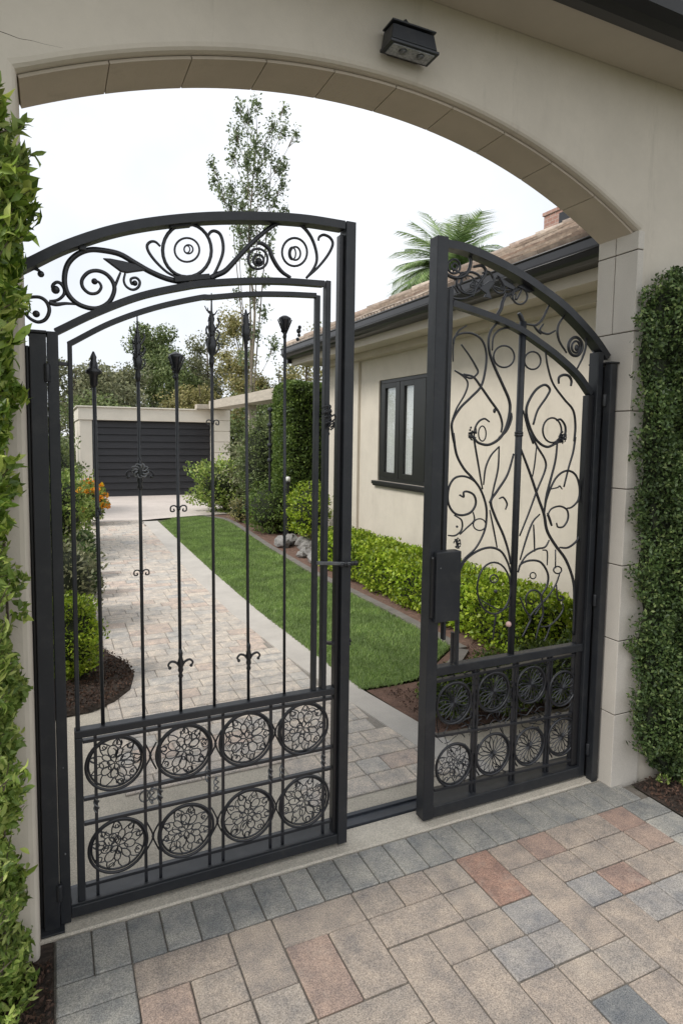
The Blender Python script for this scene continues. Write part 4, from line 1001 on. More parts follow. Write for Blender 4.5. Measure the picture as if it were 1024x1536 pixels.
# vine tracery over the upper half of the panel
b = MB(); rd = random.Random(5)
for k in range(150):
    zx = rd.uniform(175, 760); zy = 250-(zx-165)*.195+rd.uniform(10, 265 if k < 110 else 470); pts = [Vector((zx, zy, 0))]
    a = rd.uniform(0, 2*PI)
    for q in range(4): a += rd.uniform(-1, 1); pts.append(pts[-1]+Vector((math.cos(a), math.sin(a), 0))*rd.uniform(14, 30))
    P_ = [G(*Z5(max(165, min(775, p.x)), p.y)) for p in pts]
    P_ = [Vector((p.x, p.y-.004, min(max(p.z, .13), zmr-.03))) for p in P_]
    b.tube(catmull(P_, 3), rd.uniform(.0016, .0032), 4)
b.build('vine_tracery', M['iron'], gr)
for py in (600, 900, 1120):
    b = MB(); z_ = G(886, py, FY0).z; b.lathe((2.5175, 2.322, z_-.03), [(.009, 0), (.010, .004), (.010, .056), (.009, .06)], 10); b.build('hinge', M['black'], gr, smooth=True)

# ------------------------------------------------------------------ house on the right
HX = 4.3; HZ = 3.02; HY0, HY1 = 2.9, 9.75
hs = empty('house', (5.5, 6.5, 0), 'beige stucco house with clay tiled roof beyond the right gate', 'house')
wy0, wy1 = onx(640, 600, HX).y, onx(568, 600, HX).y; wz0, wz1 = 1.17, 2.60
b = MB()
t_ = .12
# wall with a window opening, 0.25 thick
for (y0, y1, z0, z1) in ((HY0, wy0, -.1, HZ), (wy1, HY1, -.1, HZ), (wy0, wy1, -.1, wz0), (wy0, wy1, wz1, HZ)):
    b.add([(HX, y0, z0), (HX, y1, z0), (HX, y1, z1), (HX, y0, z1)], [(0, 1, 2, 3)])
b.add([(HX, wy0, wz0), (HX, wy1, wz0), (HX, wy1, wz1), (HX, wy0, wz1), (HX+t_, wy0, wz0), (HX+t_, wy1, wz0), (HX+t_, wy1, wz1), (HX+t_, wy0, wz1)], [(0,1,5,4),(1,2,6,5),(2,3,7,6),(3,0,4,7)])
b.add([(HX, HY0, -.1), (12, HY0, -.1), (12, HY0, HZ), (HX, HY0, HZ)], [(0,1,2,3)])
b.add([(HX, HY1, -.1), (12, HY1, -.1), (12, HY1, HZ), (HX, HY1, HZ)], [(0,1,2,3)])
b.add([(12, HY0, -.1), (12, HY1, -.1), (12, HY1, HZ), (12, HY0, HZ)], [(0,1,2,3)])
b.build('wall', M['house'], hs)
b = MB(); b.box((HX-.045, 8.62, -.1), (HX-.0005, HY1, HZ-.001)); b.build('corner_pilaster', M['house'], hs, bevel=.004)
b = MB(); b.box((HX+.35, wy0-.6, .6), (HX+.36, wy1+.6, 2.9)); b.build('room_shade_sheet', M['gutter'], hs)  # black sheet standing in for the unlit room, darkness in its colour
EX = 3.75; EZ = 3.20; EY1 = HY1+.55
b = MB(); b.box((EX+.06, HY0-.3, 3.00), (EX+.12, EY1, EZ-.02)); b.box((EX+.121, HY0-.3, 3.021), (12, EY1, 3.045)); b.box((HX-.16, HY0, 2.93), (HX-.002, HY1, 3.020)); b.build('soffit', M['soffitboard'], hs)
b = MB(); gx, gz, r_ = EX-.04, EZ-.005, .098
pr_ = [(gx-r_, gz+.07), (gx-r_, gz)]+[(gx+r_*math.cos(PI+PI*.5*i/5), gz+r_*math.sin(PI+PI*.5*i/5)) for i in range(1, 6)]+[(EX+.058, gz-r_), (EX+.058, gz+.07)]
b.prism([(x_, z_) for x_, z_ in pr_], HY0-.3, EY1, 'y'); gt = b.build('gutter', M['gutter'], hs)
b = MB(); b.tube([(gx-r_, HY0-.3, gz+.07), (gx-r_, EY1, gz+.07)], .012, 8); b.tube([(gx-r_+.004, HY0-.3, gz-.02), (gx-r_+.004, EY1, gz-.02)], .008, 6); b.build('gutter_lip', M['gutter'], gt, smooth=True)
b = MB(); b.box((EX-.02, EY1+.001, 3.04), (11, EY1+.09, EZ+.06)); b.build('end_gutter', M['gutter'], hs)
# roof planes (hip towards the garage)
sl_ = .50; RY = EY1
org = Vector((EX-.05, HY0-.4, EZ+.085)); dv = Vector((1, 0, sl_)).normalized(); du = Vector((0, 1, 0)); Lr = (RY-HY0+.4)
cosr = dv.x
T_ = 5.2
b = MB(); nfull = int(T_/cosr/.30)
tiles(b, 0, Lr, org, du, dv, nfull, 17, .30, clip=lambda t: (0, Lr-t*cosr), jit=.007)
b.build('roof_tiles', M['tile'], hs)
b = MB(); top = org+dv*(T_/cosr)
b.add([(org.x, org.y, org.z), (org.x, RY, org.z), (top.x, RY-T_, top.z), (top.x, org.y, top.z)], [(0, 1, 2, 3)])
b.add([(org.x, RY, org.z), (org.x+12, RY, org.z), (top.x+2, RY-T_, top.z), (top.x, RY-T_, top.z)], [(0, 1, 2, 3)])
b.build('roof_deck', M['joint'], hs)
b = MB(); hp0 = Vector((org.x, RY, org.z+.02)); hp1 = Vector((top.x, RY-T_, top.z+.03)); nh = 20
for k in range(nh):
    a = hp0.lerp(hp1, k/nh); c = hp0.lerp(hp1, (k+1.15)/nh)
    b.tube([a, c], .085, 8, .060)
b.build('hip_cap', M['tile'], hs, smooth=True)
# wavy under-course at the far eave
b = MB(); n_ = 60
for k in range(n_):
    y_ = 5.5+k*(RY-5.5)/n_; b.tube([Vector((org.x-.045, y_, org.z+.005)), Vector((org.x+.16, y_, org.z+.115))], .030, 6)
b.build('eave_course', M['tile'], hs, smooth=True)
# chimney
cy0 = ony(815, 345, 8.6); czt = onx(835, 311, 7.9)
b = MB(); X0 = 7.0; cyy = onx(815, 340, X0).y; ctop = onx(818, 324, X0).z
cyr = cyy-.75
b.box((X0, cyr, 3.9), (X0+.7, cyy, ctop)); ch = b.build('chimney', M['brick'], hs)
b = MB(); b.box((X0-.02, cyr-.02, ctop+.001), (X0+.72, cyy+.02, ctop+.05)); b.build('chimney_cap', M['brick'], ch)
b = MB(); b.box((X0-.012, cyr+.12, ctop-.28), (X0-.001, cyr+.42, ctop-.05)); b.build('flue_shade_plate', M['gutter'], ch)  # black plate on the brick, no hole; shade put into its colour
# window
wn = MB()
fx0, fx1 = HX+.02, HX+.075
def fr(y0, y1, z0, z1, w_, mb, x0=fx0, x1=fx1):
    mb.box((x0, y0, z0), (x1, y1, z0+w_)); mb.box((x0, y0, z1-w_), (x1, y1, z1)); mb.box((x0, y0, z0+w_+.0005), (x1, y0+w_, z1-w_-.0005)); mb.box((x0, y1-w_, z0+w_+.0005), (x1, y1, z1-w_-.0005))
fr(wy0, wy1, wz0, wz1, .05, wn)
win = wn.build('window', M['wframe'], hs, bevel=.003)
pa = [onx(px, 650, HX+.06).y for px in (580.5, 596, 609, 623)]
p1y = (pa[1], pa[0]); p2y = (pa[3], pa[2]); mid = (pa[1]+pa[2])/2
def casement(y0, y1, g0, g1):
    s_ = MB(); z0, z1 = wz0+.052, wz1-.052; gz0 = onx(600, 710, HX+.06).z; gz1 = wz1-.12
    s_.box((fx0-.006, y0, z0), (fx1-.022, g0, z1)); s_.box((fx0-.006, g1, z0), (fx1-.022, y1, z1))
    s_.box((fx0-.006, g0+.0005, z0), (fx1-.022, g1-.0005, gz0)); s_.box((fx0-.006, g0+.0005, gz1), (fx1-.022, g1-.0005, z1))
    c_ = s_.build('casement', M['wframe'], win, bevel=.003)
    gm = MB(); gm.box((fx0+.02, g0-.004, gz0-.004), (fx0+.026, g1+.004, gz1+.004)); gm.build('pane', M['glass'], win)
    cm = MB(); n2 = 24
    for q in range(n2):
        ya = g0-.02+(g1-g0+.04)*q/n2; yb = g0-.02+(g1-g0+.04)*(q+1)/n2
        xa = fx0+.040+.008*math.sin(q*1.4); xb = fx0+.040+.008*math.sin((q+1)*1.4)
        cm.add([(xa, ya, gz0-.02), (xb, yb, gz0-.02), (xb, yb, gz1+.02), (xa, ya, gz1+.02)], [(0, 1, 2, 3)])
    cm.build('curtain', M['curtain'], win, smooth=True)
casement(mid+.006, wy1-.052, p1y[0], p1y[1]); casement(wy0+.052, mid-.006, p2y[0], p2y[1])
b = MB(); b.box((HX-.06, wy0-.08, wz0-.05), (HX-.001, wy1+.08, wz0-.001)); b.box((HX-.045, wy0-.07, wz0-.075), (HX-.001, wy1+.07, wz0-.051)); b.build('sill', M['gutter'], win, bevel=.004)

# ------------------------------------------------------------------ garage at the end of the drive
GY = 19.0
ga = empty('garage', (3, GY, 0), 'low pale garage with a wide dark slatted door at the end of the driveway', 'garage')
gx0 = ony(120, 680, GY).x; gx1 = ony(343, 680, GY).x; gd0 = ony(139, 680, GY).x; gd1 = ony(316, 680, GY).x
gzt = ony(230, 614, GY).z; gzd = ony(230, 632, GY).z
b = MB(); b.box((gx0, GY-.05, 0), (gd0, GY+5, gzd-.001)); b.box((gd1, GY-.05, 0), (gx1-.5, GY+5, gzd-.001)); b.box((gx0-.03, GY-.09, gzd), (gx1-.45, GY+5, gzt)); b.box((gx0-.08, GY-.13, gzt+.001), (gx1-.4, GY+5, gzt+.04)); b.build('wall', M['render'], ga, bevel=.01)
b = MB(); nbd = 11
for k in range(nbd):
    z0 = .012+(gzd-.012)*k/nbd; z1 = .012+(gzd-.012)*(k+1)/nbd
    yo = .03 if k % 2 else .0
    b.add([(gd0, GY+.02, z0), (gd1, GY+.02, z0), (gd1, GY+.055, z1-.01), (gd0, GY+.055, z1-.01), (gd0, GY+.10, z1-.01), (gd1, GY+.10, z1-.01), (gd0, GY+.10, z0), (gd1, GY+.10, z0)], [(0, 1, 2, 3), (3, 2, 5, 4), (6, 7, 1, 0)])
b.box((gd0, GY+.08, 0), (gd1, GY+.12, gzd)); b.build('door', M['door'], ga)
gp_ = empty('garage_pillar', (gx1-.2, GY-.1, 0), 'pale block pillar at the right corner of the garage', 'pillar')
z = 0; k = 0
pxa = ony(318, 680, GY-.25).x; pxb = ony(344, 680, GY-.25).x
while z < gzt-.05:
    h = .32; b = MB(); b.box((pxa+(.03 if k % 2 else 0), GY-.35, z+.006), (pxb, GY+.05-.11, min(z+h, gzt+.03)-.006)); b.build('block', M['render'], gp_, bevel=.012); z += h; k += 1
b = MB(); b.box((pxa+.02, GY-.33, 0), (pxb-.02, GY-.07, gzt)); b.build('mortar', M['beam'], gp_)
pg = empty('pergola', (5.2, 16, 0), 'pale timber pergola beam running from the garage towards the tall hedge', 'pergola')
bx0 = ony(306, 612, GY-.4).x; bz = ony(306, 606, GY-.4).z
b = MB(); b.box((pxa-.1, 11.9, gzt+.045), (pxb-.1, GY-.3, gzt+.28)); b.build('beam', M['beam'], pg, bevel=.01)
b = MB(); b.box((pxa-.45, GY-.29, gzt+.045), (pxb+.1, GY-.0, gzt+.18)); b.build('cross_beam', M['beam'], pg, bevel=.01)
for y_ in (12.0, 15.4):
    b = MB(); b.box((pxb-.38, y_, 0), (pxb-.18, y_+.2, gzt+.044)); b.build('post', M['beam'], pg, bevel=.01)

# ------------------------------------------------------------------ plants
def shrub(name, label, c, r, n, size, m, cat='shrub', group=None, corescale=.75, shape='diamond', aspect=.5, stems=True, lumps=.12, flowers=0):
    e_ = empty(name, (c[0], c[1], 0), label, cat, group)
    P, Nn = ell(c, r, n, .62); P = P+Nn*lump(P, lumps*min(r), 9/max(r[0], .3))
    P[:, 2] = np.maximum(P[:, 2], .03)
    leafcloud('foliage', P, Nn, size, m, e_, aspect=aspect, outward=.5, up=.4, shape=shape)
    if stems:
        b_ = MB()
        for k in range(7):
            a = 2*PI*k/7; b_.tube(catmull([Vector((c[0], c[1], 0)), Vector((c[0]+math.cos(a)*r[0]*.3, c[1]+math.sin(a)*r[1]*.3, c[2]*.7)), Vector((c[0]+math.cos(a)*r[0]*.6, c[1]+math.sin(a)*r[1]*.6, c[2]+r[2]*.4))], 4), max(.006, .03*min(r)), 5, .004)
        b_.build('stem', M['bark'], e_)
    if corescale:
        b_ = MB(); b_.ball(c, 1, 12, (r[0]*corescale, r[1]*corescale, r[2]*corescale)); b_.build('shade_core', M['core'], e_, smooth=True)  # solid dark ball added to block the view through the leaves
    if flowers:
        P, Nn = ell(c, [q*1.02 for q in r], flowers, .95); k_ = P[:, 2] > c[2]-r[2]*.3; P = P[k_]; Nn = Nn[k_]
        for q in range(len(P)):
            Q = np.repeat(P[q:q+1], 22, 0)+np.clip(rng.normal(0, .034, (22, 3)), -.05, .05)
            leafcloud('flower', Q, np.repeat(Nn[q:q+1], 22, 0), .06, M['petal'], e_, aspect=.9, outward=.3)
    return e_
def hedge(name, label, lo_, hi, n, size, m, cat='hedge', jit=.03, aspect=.5, roundk=.12, lump_=.02, ls=9):
    lo_ = np.array(lo_); hi = np.array(hi); c = (lo_+hi)/2; h = (hi-lo_)/2
    e_ = empty(name, (c[0], c[1], 0), label, cat)
    ar = np.array([h[1]*h[2], h[0]*h[2], h[0]*h[1]]); pr2 = ar/ar.sum(); ax = rng.choice(3, n, p=pr2); sg = rng.choice([-1, 1], n)
    u = rng.uniform(-1, 1, (n, 3)); u[np.arange(n), ax] = sg
    Nn = np.zeros((n, 3)); Nn[np.arange(n), ax] = sg
    keep = ~((ax == 2) & (sg < 0)); u = u[keep]; Nn = Nn[keep]
    P = u*h; rr = roundk      # round the edges
    q = np.clip(P, -(h-rr), h-rr); d = P-q; dl = np.linalg.norm(d, axis=1, keepdims=True); P = np.where(dl > rr, q+d/np.maximum(dl, 1e-6)*rr, P)
    Nn = nrm(np.where(dl > 1e-6, d/np.maximum(dl, 1e-6), Nn))
    P = P+c; P = P+Nn*(rng.normal(-.3, .6, (len(P), 1))*jit+lump(P, lump_, ls)); P[:, 2] = np.maximum(P[:, 2], .02)
    leafcloud('foliage', P, Nn, size, m, e_, aspect=aspect, outward=.45, up=.3)
    b_ = MB(); k_ = .07+lump_; b_.box(tuple(lo_+np.array([k_, k_, -.02])), tuple(hi-k_)); b_.build('shade_core', M['core'], e_, bevel=min(rr, .08))  # solid dark box added inside, painted as the hedge's inner shade
    return e_
hedge('box_hedge', 'low clipped bright green box hedge along the house wall', (3.30, 3.75, 0), (4.02, 8.1, .50), 32000, .045, M['leafbox'], roundk=.16, jit=.035, lump_=.035, ls=7, aspect=.6)
hedge('clipped_hedge', 'tall dense dark green clipped hedge between the house and the pergola', (3.86, 10.6, 0), (6.2, 11.6, 2.76), 60000, .06, M['leafhedge'], roundk=.18, lump_=.02, ls=4)
low = [(2.62, 3.16, .25, .40), (3.02, 3.14, .28, .44), (2.28, 3.22, .20, .34), (3.48, 3.14, .30, .46)]
for k, (x_, y_, r_, h_) in enumerate(low):
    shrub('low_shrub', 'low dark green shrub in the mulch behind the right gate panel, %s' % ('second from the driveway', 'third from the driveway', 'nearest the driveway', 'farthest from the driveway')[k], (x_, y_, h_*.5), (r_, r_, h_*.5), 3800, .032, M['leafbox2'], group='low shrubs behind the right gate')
shrub('round_shrub', 'rounded yellow green shrub in the mulch bed behind the left gate', (.10, 4.78, .33), (.22, .24, .33), 9000, .030, M['leafbox'], lumps=.2)
shrub('bed_shrub', 'sparse grey green shrub behind the rounded yellow green one', (.1, 6.3, .40), (.30, .5, .42), 2600, .05, M['leafolive'], lumps=.3)
shrub('bed_shrub', 'leafy yellow green shrub left of the driveway below the orange flowers', (.02, 10.6, .62), (.55, .9, .62), 6000, .07, M['leafpale'], lumps=.3)
shrub('flowering_shrub', 'small shrub covered in orange flowers at the left edge of the driveway', (.66, 13.2, .46), (.36, .38, .42), 2200, .07, M['leafpale'], flowers=60)
shrub('bed_shrub', 'tall pale green shrub between the orange flowers and the garage', (-.2, 15.6, .9), (.8, .9, .95), 6500, .09, M['leaftree'], lumps=.3)
for k, (x_, y_, r_) in enumerate(((.33, 7.3, .16), (.36, 8.3, .15), (.40, 9.4, .17))):
    shrub('edging_plant', 'dark clump of foliage at the left edge of the driveway, %s' % ('nearest the gate', 'middle one of three', 'farthest from the gate')[k], (x_, y_, .22), (r_, r_*1.4, .24), 1500, .05, M['leafdark'], cat='plant', group='dark clumps along the driveway')
# right of the lawn
shrub('garden_shrub', 'loose bright green shrub at the far end of the lawn near the garage', (3.75, 14.6, .62), (.75, .7, .66), 6500, .09, M['leafpale'], lumps=.35, shape='diamond')
shrub('garden_shrub', 'pale olive shrub between the lawn and the pergola', (4.35, 13.6, .95), (.75, .8, .95), 8000, .07, M['leafolive'], lumps=.35)
shrub('garden_shrub', 'tall grey green shrub growing against the left side of the clipped hedge', (3.95, 12.6, 1.15), (.40, .6, 1.15), 9000, .06, M['leaftree'], lumps=.3)
shrub('garden_shrub', 'dark green shrub at the foot of the clipped hedge', (3.62, 11.1, .45), (.35, .7, .48), 5000, .05, M['leafhedge'], lumps=.3)
shrub('garden_shrub', 'round lime green shrub beside the rocks near the house corner', (3.70, 9.2, .62), (.32, .5, .45), 5000, .05, M['leafbox'], lumps=.25)
shrub('garden_shrub', 'small reddish green shrub by the lawn edging', (3.55, 12.6, .25), (.22, .3, .26), 1200, .05, M['leafyel'], lumps=.25)
for k in range(11):
    b = MB(); x_ = 3.32+.33*rng.random(); y_ = 8.1+1.7*k/11; r_ = .07+.08*rng.random(); b.ball((x_, y_, r_*.6), r_, 7, (1, 1.2, .8))
    o = b.build('rock', M['rock']); 
    dm = np.array([v.co[:] for v in o.data.vertices]); dm += rng.normal(0, .010, dm.shape); o.data.vertices.foreach_set('co', dm.ravel()); o.data.update()
    meta(o, 'grey garden rock in the loose row beside the lawn edging near the house corner', 'rock', 'garden rocks by the lawn edging')
# garden lantern post and trellis pole
b_ = empty('bollard_lamp', (3.55, 9.75, 0), 'slim dark garden light with pale top in front of the clipped hedge', 'lamp')
bb = MB(); bb.lathe((3.55, 9.75, 0), [(.04, 0), (.035, .02), (.022, .05), (.022, 1.0), (.045, 1.02), (.045, 1.05)], 10); bb.build('stem', M['gutter'], b_)
bb = MB(); bb.lathe((3.55, 9.75, 1.05), [(.04, 0), (.042, .06), (.02, .075)], 10); bb.build('shade', M['curtain'], b_, smooth=True)
e_ = empty('trellis_pole', (3.70, 11.95, 0), 'thin dark trellis pole with knots beside the tall clipped hedge', 'pole')
pz = onx(405, 615, 3.6); ty = pz.y
e_.location = (3.6, ty, 0)
bb = MB(); bb.tube([(3.6, ty, 0), (3.6, ty, pz.z)], .028, 8, .02); bb.build('pole', M['iron'], e_)
bb = MB()
for z_ in (pz.z, pz.z*.88, pz.z*.72, pz.z*.6): bb.ball((3.6, ty, z_), .05, 8)
bb.build('knot', M['iron'], e_)

# climber on the left, bay-like leaves above and small pale leaves below
def band(edge, y0, y1, inner, n, size, m, parent, aspect, shape, outward=.55, side=1, up=.3, gap=None):
    zs = [q[1] for q in edge]; xs_ = [q[0] for q in edge]; o_ = np.argsort(zs); zs = np.array(zs)[o_]; xs_ = np.array(xs_)[o_]
    z_ = rng.uniform(zs[0], zs[-1], n); e2 = np.interp(z_, zs, xs_)+.02*np.sin(z_*21)+.015*np.sin(z_*47+1)
    t = rng.random(n)**.8; x_ = e2+(inner-e2)*t
    d = (y1-y0)*np.clip(1.25-.9*(1-t)**2, 0, 1)
    y_ = y1-d*(rng.random(n)**.45)*(.70+.30*np.sin(z_*13+x_*9)*np.sin(x_*17-z_*5+1))
    P = np.stack([x_, y_, z_], 1); Nn = np.stack([side*np.where(t < .25, 1.0, .25), -np.ones(n), .1*np.ones(n)], 1)
    if gap is not None:
        kk = gap(P); P = P[kk]; Nn = Nn[kk]
    return leafcloud('foliage', P, nrm(Nn), size, m, parent, aspect=aspect, outward=outward, up=up, shape=shape)
cl = empty('climber', (-.3, 2.1, 0), 'leafy green climber on the stucco at the left of the arch', 'climbing plant')
YC = 2.08
ed = lambda pts: [(ony(px, py, YC).x, ony(px, py, YC).z) for px, py in pts]
up_edge = ed([(2, 178), (22, 200), (40, 240), (48, 285), (50, 340), (40, 400), (30, 450), (26, 500), (28, 540), (28, 585), (24, 620), (16, 680), (20, 730), (14, 800), (6, 850)])
band([(x-.012, z) for x, z in up_edge], 1.88, 2.20, -.40, 9500, .052, M['leafbay'], cl, .36, 'big', up=.9)
band([(x-.012, z) for x, z in up_edge], 1.96, 2.205, -.40, 5200, .050, M['leafbay'], cl, .4, 'big')
lowe = ed([(12, 820), (34, 872), (26, 900), (30, 950), (22, 990), (34, 1030), (20, 1060), (38, 1120), (24, 1160), (34, 1240), (26, 1290), (38, 1380), (36, 1440), (52, 1510), (55, 1600)])
band(lowe, 1.90, 2.2, -.30, 13000, .034, M['leafpale'], cl, .5, 'big', gap=lambda P: (np.sin(P[:, 2]*17+P[:, 0]*30)+np.sin(P[:, 2]*7.3-P[:, 0]*12)) > -1.2)
band([(x+.01, z) for x, z in lowe], 2.0, 2.2, -.3, 700, .04, M['leafbay'], cl, .5, 'big', gap=lambda P: np.sin(P[:, 2]*23+P[:, 0]*20) > .1)
def sprigs(edge, n, size, m, L_, seed, y0, y1, per=16, inner=.16):
    rd = random.Random(seed); zs = sorted(edge, key=lambda q: q[1]); Z_ = [q[1] for q in zs]; X_ = [q[0] for q in zs]; PP = []; NN = []; tw = MB()
    for k in range(n):
        z_ = rd.uniform(Z_[0], Z_[-1]); x_ = float(np.interp(z_, Z_, X_))-inner*rd.random()**1.5; y_ = rd.uniform(y0, y1)
        d_ = Vector((rd.uniform(.1, 1.0), rd.uniform(-.9, .1), rd.uniform(.2, 1.3))).normalized(); l_ = L_*rd.uniform(.6, 1.2); p_ = Vector((x_-.02, y_, z_))
        tw.tube([p_-d_*.05, p_+d_*l_], .0022, 4, .001)
        for q in range(per):
            t = (q+.5)/per; PP.append(tuple(p_+d_*l_*t+Vector((rd.gauss(0, .008), rd.gauss(0, .008), rd.gauss(0, .008))))); NN.append(tuple((d_*1.2+Vector((rd.gauss(0, .5), rd.gauss(0, .5), rd.gauss(0, .5)))).normalized()))
    leafcloud('sprig_leaves', np.array(PP), np.array(NN), size, m, cl, aspect=.36, outward=1.3, up=.2, shape='big'); tw.build('twig', M['bark'], cl)
sprigs([(x-.018, z) for x, z in up_edge], 110, .056, M['leafbay'], .07, 5, 1.86, 2.06)
sprigs([(x-.022, z) for x, z in up_edge], 70, .046, M['leafpale'], .07, 6, 1.86, 2.0)
sprigs([(x-.012, z) for x, z in lowe], 170, .032, M['leafpale'], .06, 7, 1.88, 2.1, 14, .14)
bb = MB()
for k in range(10):
    x_ = -.55+.045*k; pts = [Vector((x_+.015*math.sin(z_*4+k), 2.19-.03*abs(math.sin(z_*3+k)), z_)) for z_ in np.linspace(0, 2.5, 14)]; bb.tube(pts, .006, 5, .003)
bb.build('stem', M['bark'], cl)
# creeper on the right
cr_ = empty('creeper', (3.1, 2.1, 0), 'dense dark green small leaved creeper on the wall right of the stone pillar', 'climbing plant')
YR = 2.10
edr = [(ony(px, py, YR).x+.035, ony(px, py, YR).z) for px, py in [(1024, 396), (1000, 405), (972, 425), (966, 470), (958, 520), (968, 580), (962, 640), (966, 700), (957, 750), (964, 800), (955, 860), (966, 920), (953, 980), (962, 1030), (950, 1090), (962, 1130), (985, 1160), (1010, 1185), (1024, 1195)]]
band(edr, 1.90, 2.215, 3.40, 85000, .022, M['leafdark'], cr_, .55, 'diamond', side=-1, outward=.35)
bb = MB(); n_ = len(edr); bb.prism([(x+.10, z-.04) for x, z in edr]+[(3.4, edr[-1][1]), (3.4, edr[0][1]-.05)], 2.14, 2.215, 'y'); bb.build('shade_core', M['core'], cr_)  # solid dark slab added behind the leaves, painted as their shade
bb = MB()
for k in range(8):
    x_ = 2.98+.07*k; bb.tube([Vector((x_+.015*math.sin(z_*4+k), 2.17, z_)) for z_ in np.linspace(0, 2.3, 12)], .008, 5, .004)
bb.build('stem', M['bark'], cr_)
for k, (x_, y_) in enumerate(((2.84, 2.12), (2.93, 2.06))):
    shrub('seedling', 'tiny bright green sprout in the mulch at the foot of the right pillar', (x_, y_, .03), (.03, .03, .035), 60, .025, M['leafpale'], cat='plant', group='sprouts by the right pillar', corescale=0, stems=True)

# ------------------------------------------------------------------ trees
def tree(name, label, base, h, clumps, n, size, m, bark, r0=.15, group='trees beyond the garage', rad=(.5, .5, .45), seed=0, stems=0, shell=.2, aspect=.5):
    rd = random.Random(seed); e_ = empty(name, (base[0], base[1], 0), label, 'tree', group)
    b_ = MB(); x0, y0 = base
    tp = [Vector((x0, y0, -.05))]; 
    for k in range(1, 7): tp.append(Vector((x0+rd.uniform(-.04, .04)*h*.25, y0+rd.uniform(-.04, .04)*h*.25, h*.9*k/6)))
    b_.tube(catmull(tp, 3), r0, 8, .015)
    inner = [q for q in clumps if abs(q[0]) < .75 and q[2] > h*.55]
    for k in range(stems):
        c_ = inner[(k*7+3) % len(inner)]
        b_.tube(catmull([tp[1]+Vector((0, 0, h*.05*k)), Vector((x0+c_[0]*.55, y0+c_[1]*.5, c_[2]*.6)), Vector((x0+c_[0]*.9, y0+c_[1]*.8, c_[2]*.85)), Vector((x0+c_[0], y0+c_[1], c_[2]+.4))], 5), r0*.4, 6, .006)
    PP, NN = [], []
    per = max(1, n//len(clumps))
    for (cx, cy, cz, s) in clumps:
        c = Vector((x0+cx, y0+cy, cz))
        tz = max(h*.15, cz-abs(cx)-abs(cy)-s*1.2); i = min(5, int(tz/(h*.9)*6)); f = tz/(h*.9)*6-i; st = tp[i].lerp(tp[i+1], min(max(f, 0), 1))
        mid_ = st.lerp(c, .55)+Vector((0, 0, -.08*(c-st).length))
        b_.tube(catmull([st, mid_, c], 4), max(r0*.28*min(s, 1.2), .012), 5, .006)
        for q in range(5):
            d_ = Vector((rd.gauss(0, 1), rd.gauss(0, 1), rd.gauss(.3, 1))).normalized()*s*.75
            b_.tube([mid_.lerp(c, .6), c+Vector((d_.x*rad[0]/.5, d_.y*rad[1]/.5, d_.z*rad[2]/.45))*.8], .010, 4, .003)
        P, Nn = ell((c.x, c.y, c.z), (s*rad[0]*2, s*rad[1]*2, s*rad[2]*2), int(per*(s**1.6)*1.5+10), shell)
        P = P+Nn*lump(P, s*.25, 3.5/max(s, .3)); PP.append(P); NN.append(Nn)
    b_.build('trunk', bark, e_)
    leafcloud('crown', np.concatenate(PP), np.concatenate(NN), size, m, e_, aspect=aspect, outward=.25, up=.1)
    return e_
def rclumps(n, rx_, ry_, z0, z1, s0, s1, seed, taper=.6):
    rd = random.Random(seed); out = []
    for k in range(n):
        t = rd.random(); z_ = z0+(z1-z0)*t; w_ = (1-taper*t); a = rd.uniform(0, 2*PI); q = math.sqrt(rd.random())
        out.append((rx_*w_*q*math.cos(a), ry_*w_*q*math.sin(a), z_, rd.uniform(s0, s1)))
    return out
def at(px, py, y): p = ony(px, py, y); return p
bg = [  # px centre, px top, distance y, half width m, leaf material, tree label, leaves, clumps
 (112, 548, 24, 1.5, 'leafolive', 'grey olive tree seen just left of the garage', 9000, 16),
 (170, 560, 27, 1.6, 'leafolive', 'soft grey green tree behind the left part of the garage roof', 9000, 16),
 (228, 490, 29, 1.7, 'leaftree', 'dark green tree standing tallest behind the middle of the garage', 14000, 20),
 (265, 540, 27, 1.4, 'leaftree', 'green tree just right of the tallest dark one behind the garage', 9000, 14),
 (310, 500, 28, 1.4, 'leafolive', 'grey green tree behind the right part of the garage', 8000, 14),
 (362, 470, 26, 1.5, 'leafyel', 'tree with yellowing leaves beyond the pergola beam', 8000, 16),
 (420, 545, 25, 1.7, 'leafolive', 'thin olive tree behind the top of the clipped hedge', 7000, 16),
 (462, 500, 24, 1.3, 'leafyel', 'sparse yellowing tree beside the far corner of the house', 2600, 14),
]
for k, (px, py, y_, hw, lm, lab, n_, nc) in enumerate(bg):
    p = at(px, py, y_); h_ = p.z+.25
    tree('tree', lab, (p.x, y_), h_, rclumps(nc+4, hw, hw, h_*.30, h_*.95, .5, .95, k+3, .50), int(n_*1.6), .14, M[lm], M['bark'], seed=k, rad=(.45, .45, .38))
# a mass of bushes behind the garage and far row
for k, (px, py, y_, hw, lm, lab) in enumerate(((130, 590, 22.6, 1.6, 'leaftree', 'bushy green tree rising over the left end of the garage roof'), (300, 560, 25.2, 1.8, 'leafyel', 'dull yellow green tree rising over the right end of the garage roof'), (215, 575, 25, 1.9, 'leafolive', 'broad grey green tree over the middle of the garage roof'), (390, 575, 22, 1.7, 'leaftree', 'bushy green tree filling the gap under the pergola beam'))):
    p = at(px, py, y_); tree('bushy_tree', lab, (p.x, y_), p.z, rclumps(16, hw, 1.0, .8, p.z-.5, .5, .8, k+40, .3), 11000, .13, M[lm], M['bark'], r0=.1, seed=k+20, rad=(.5, .5, .42), group='bushy trees behind the garage')
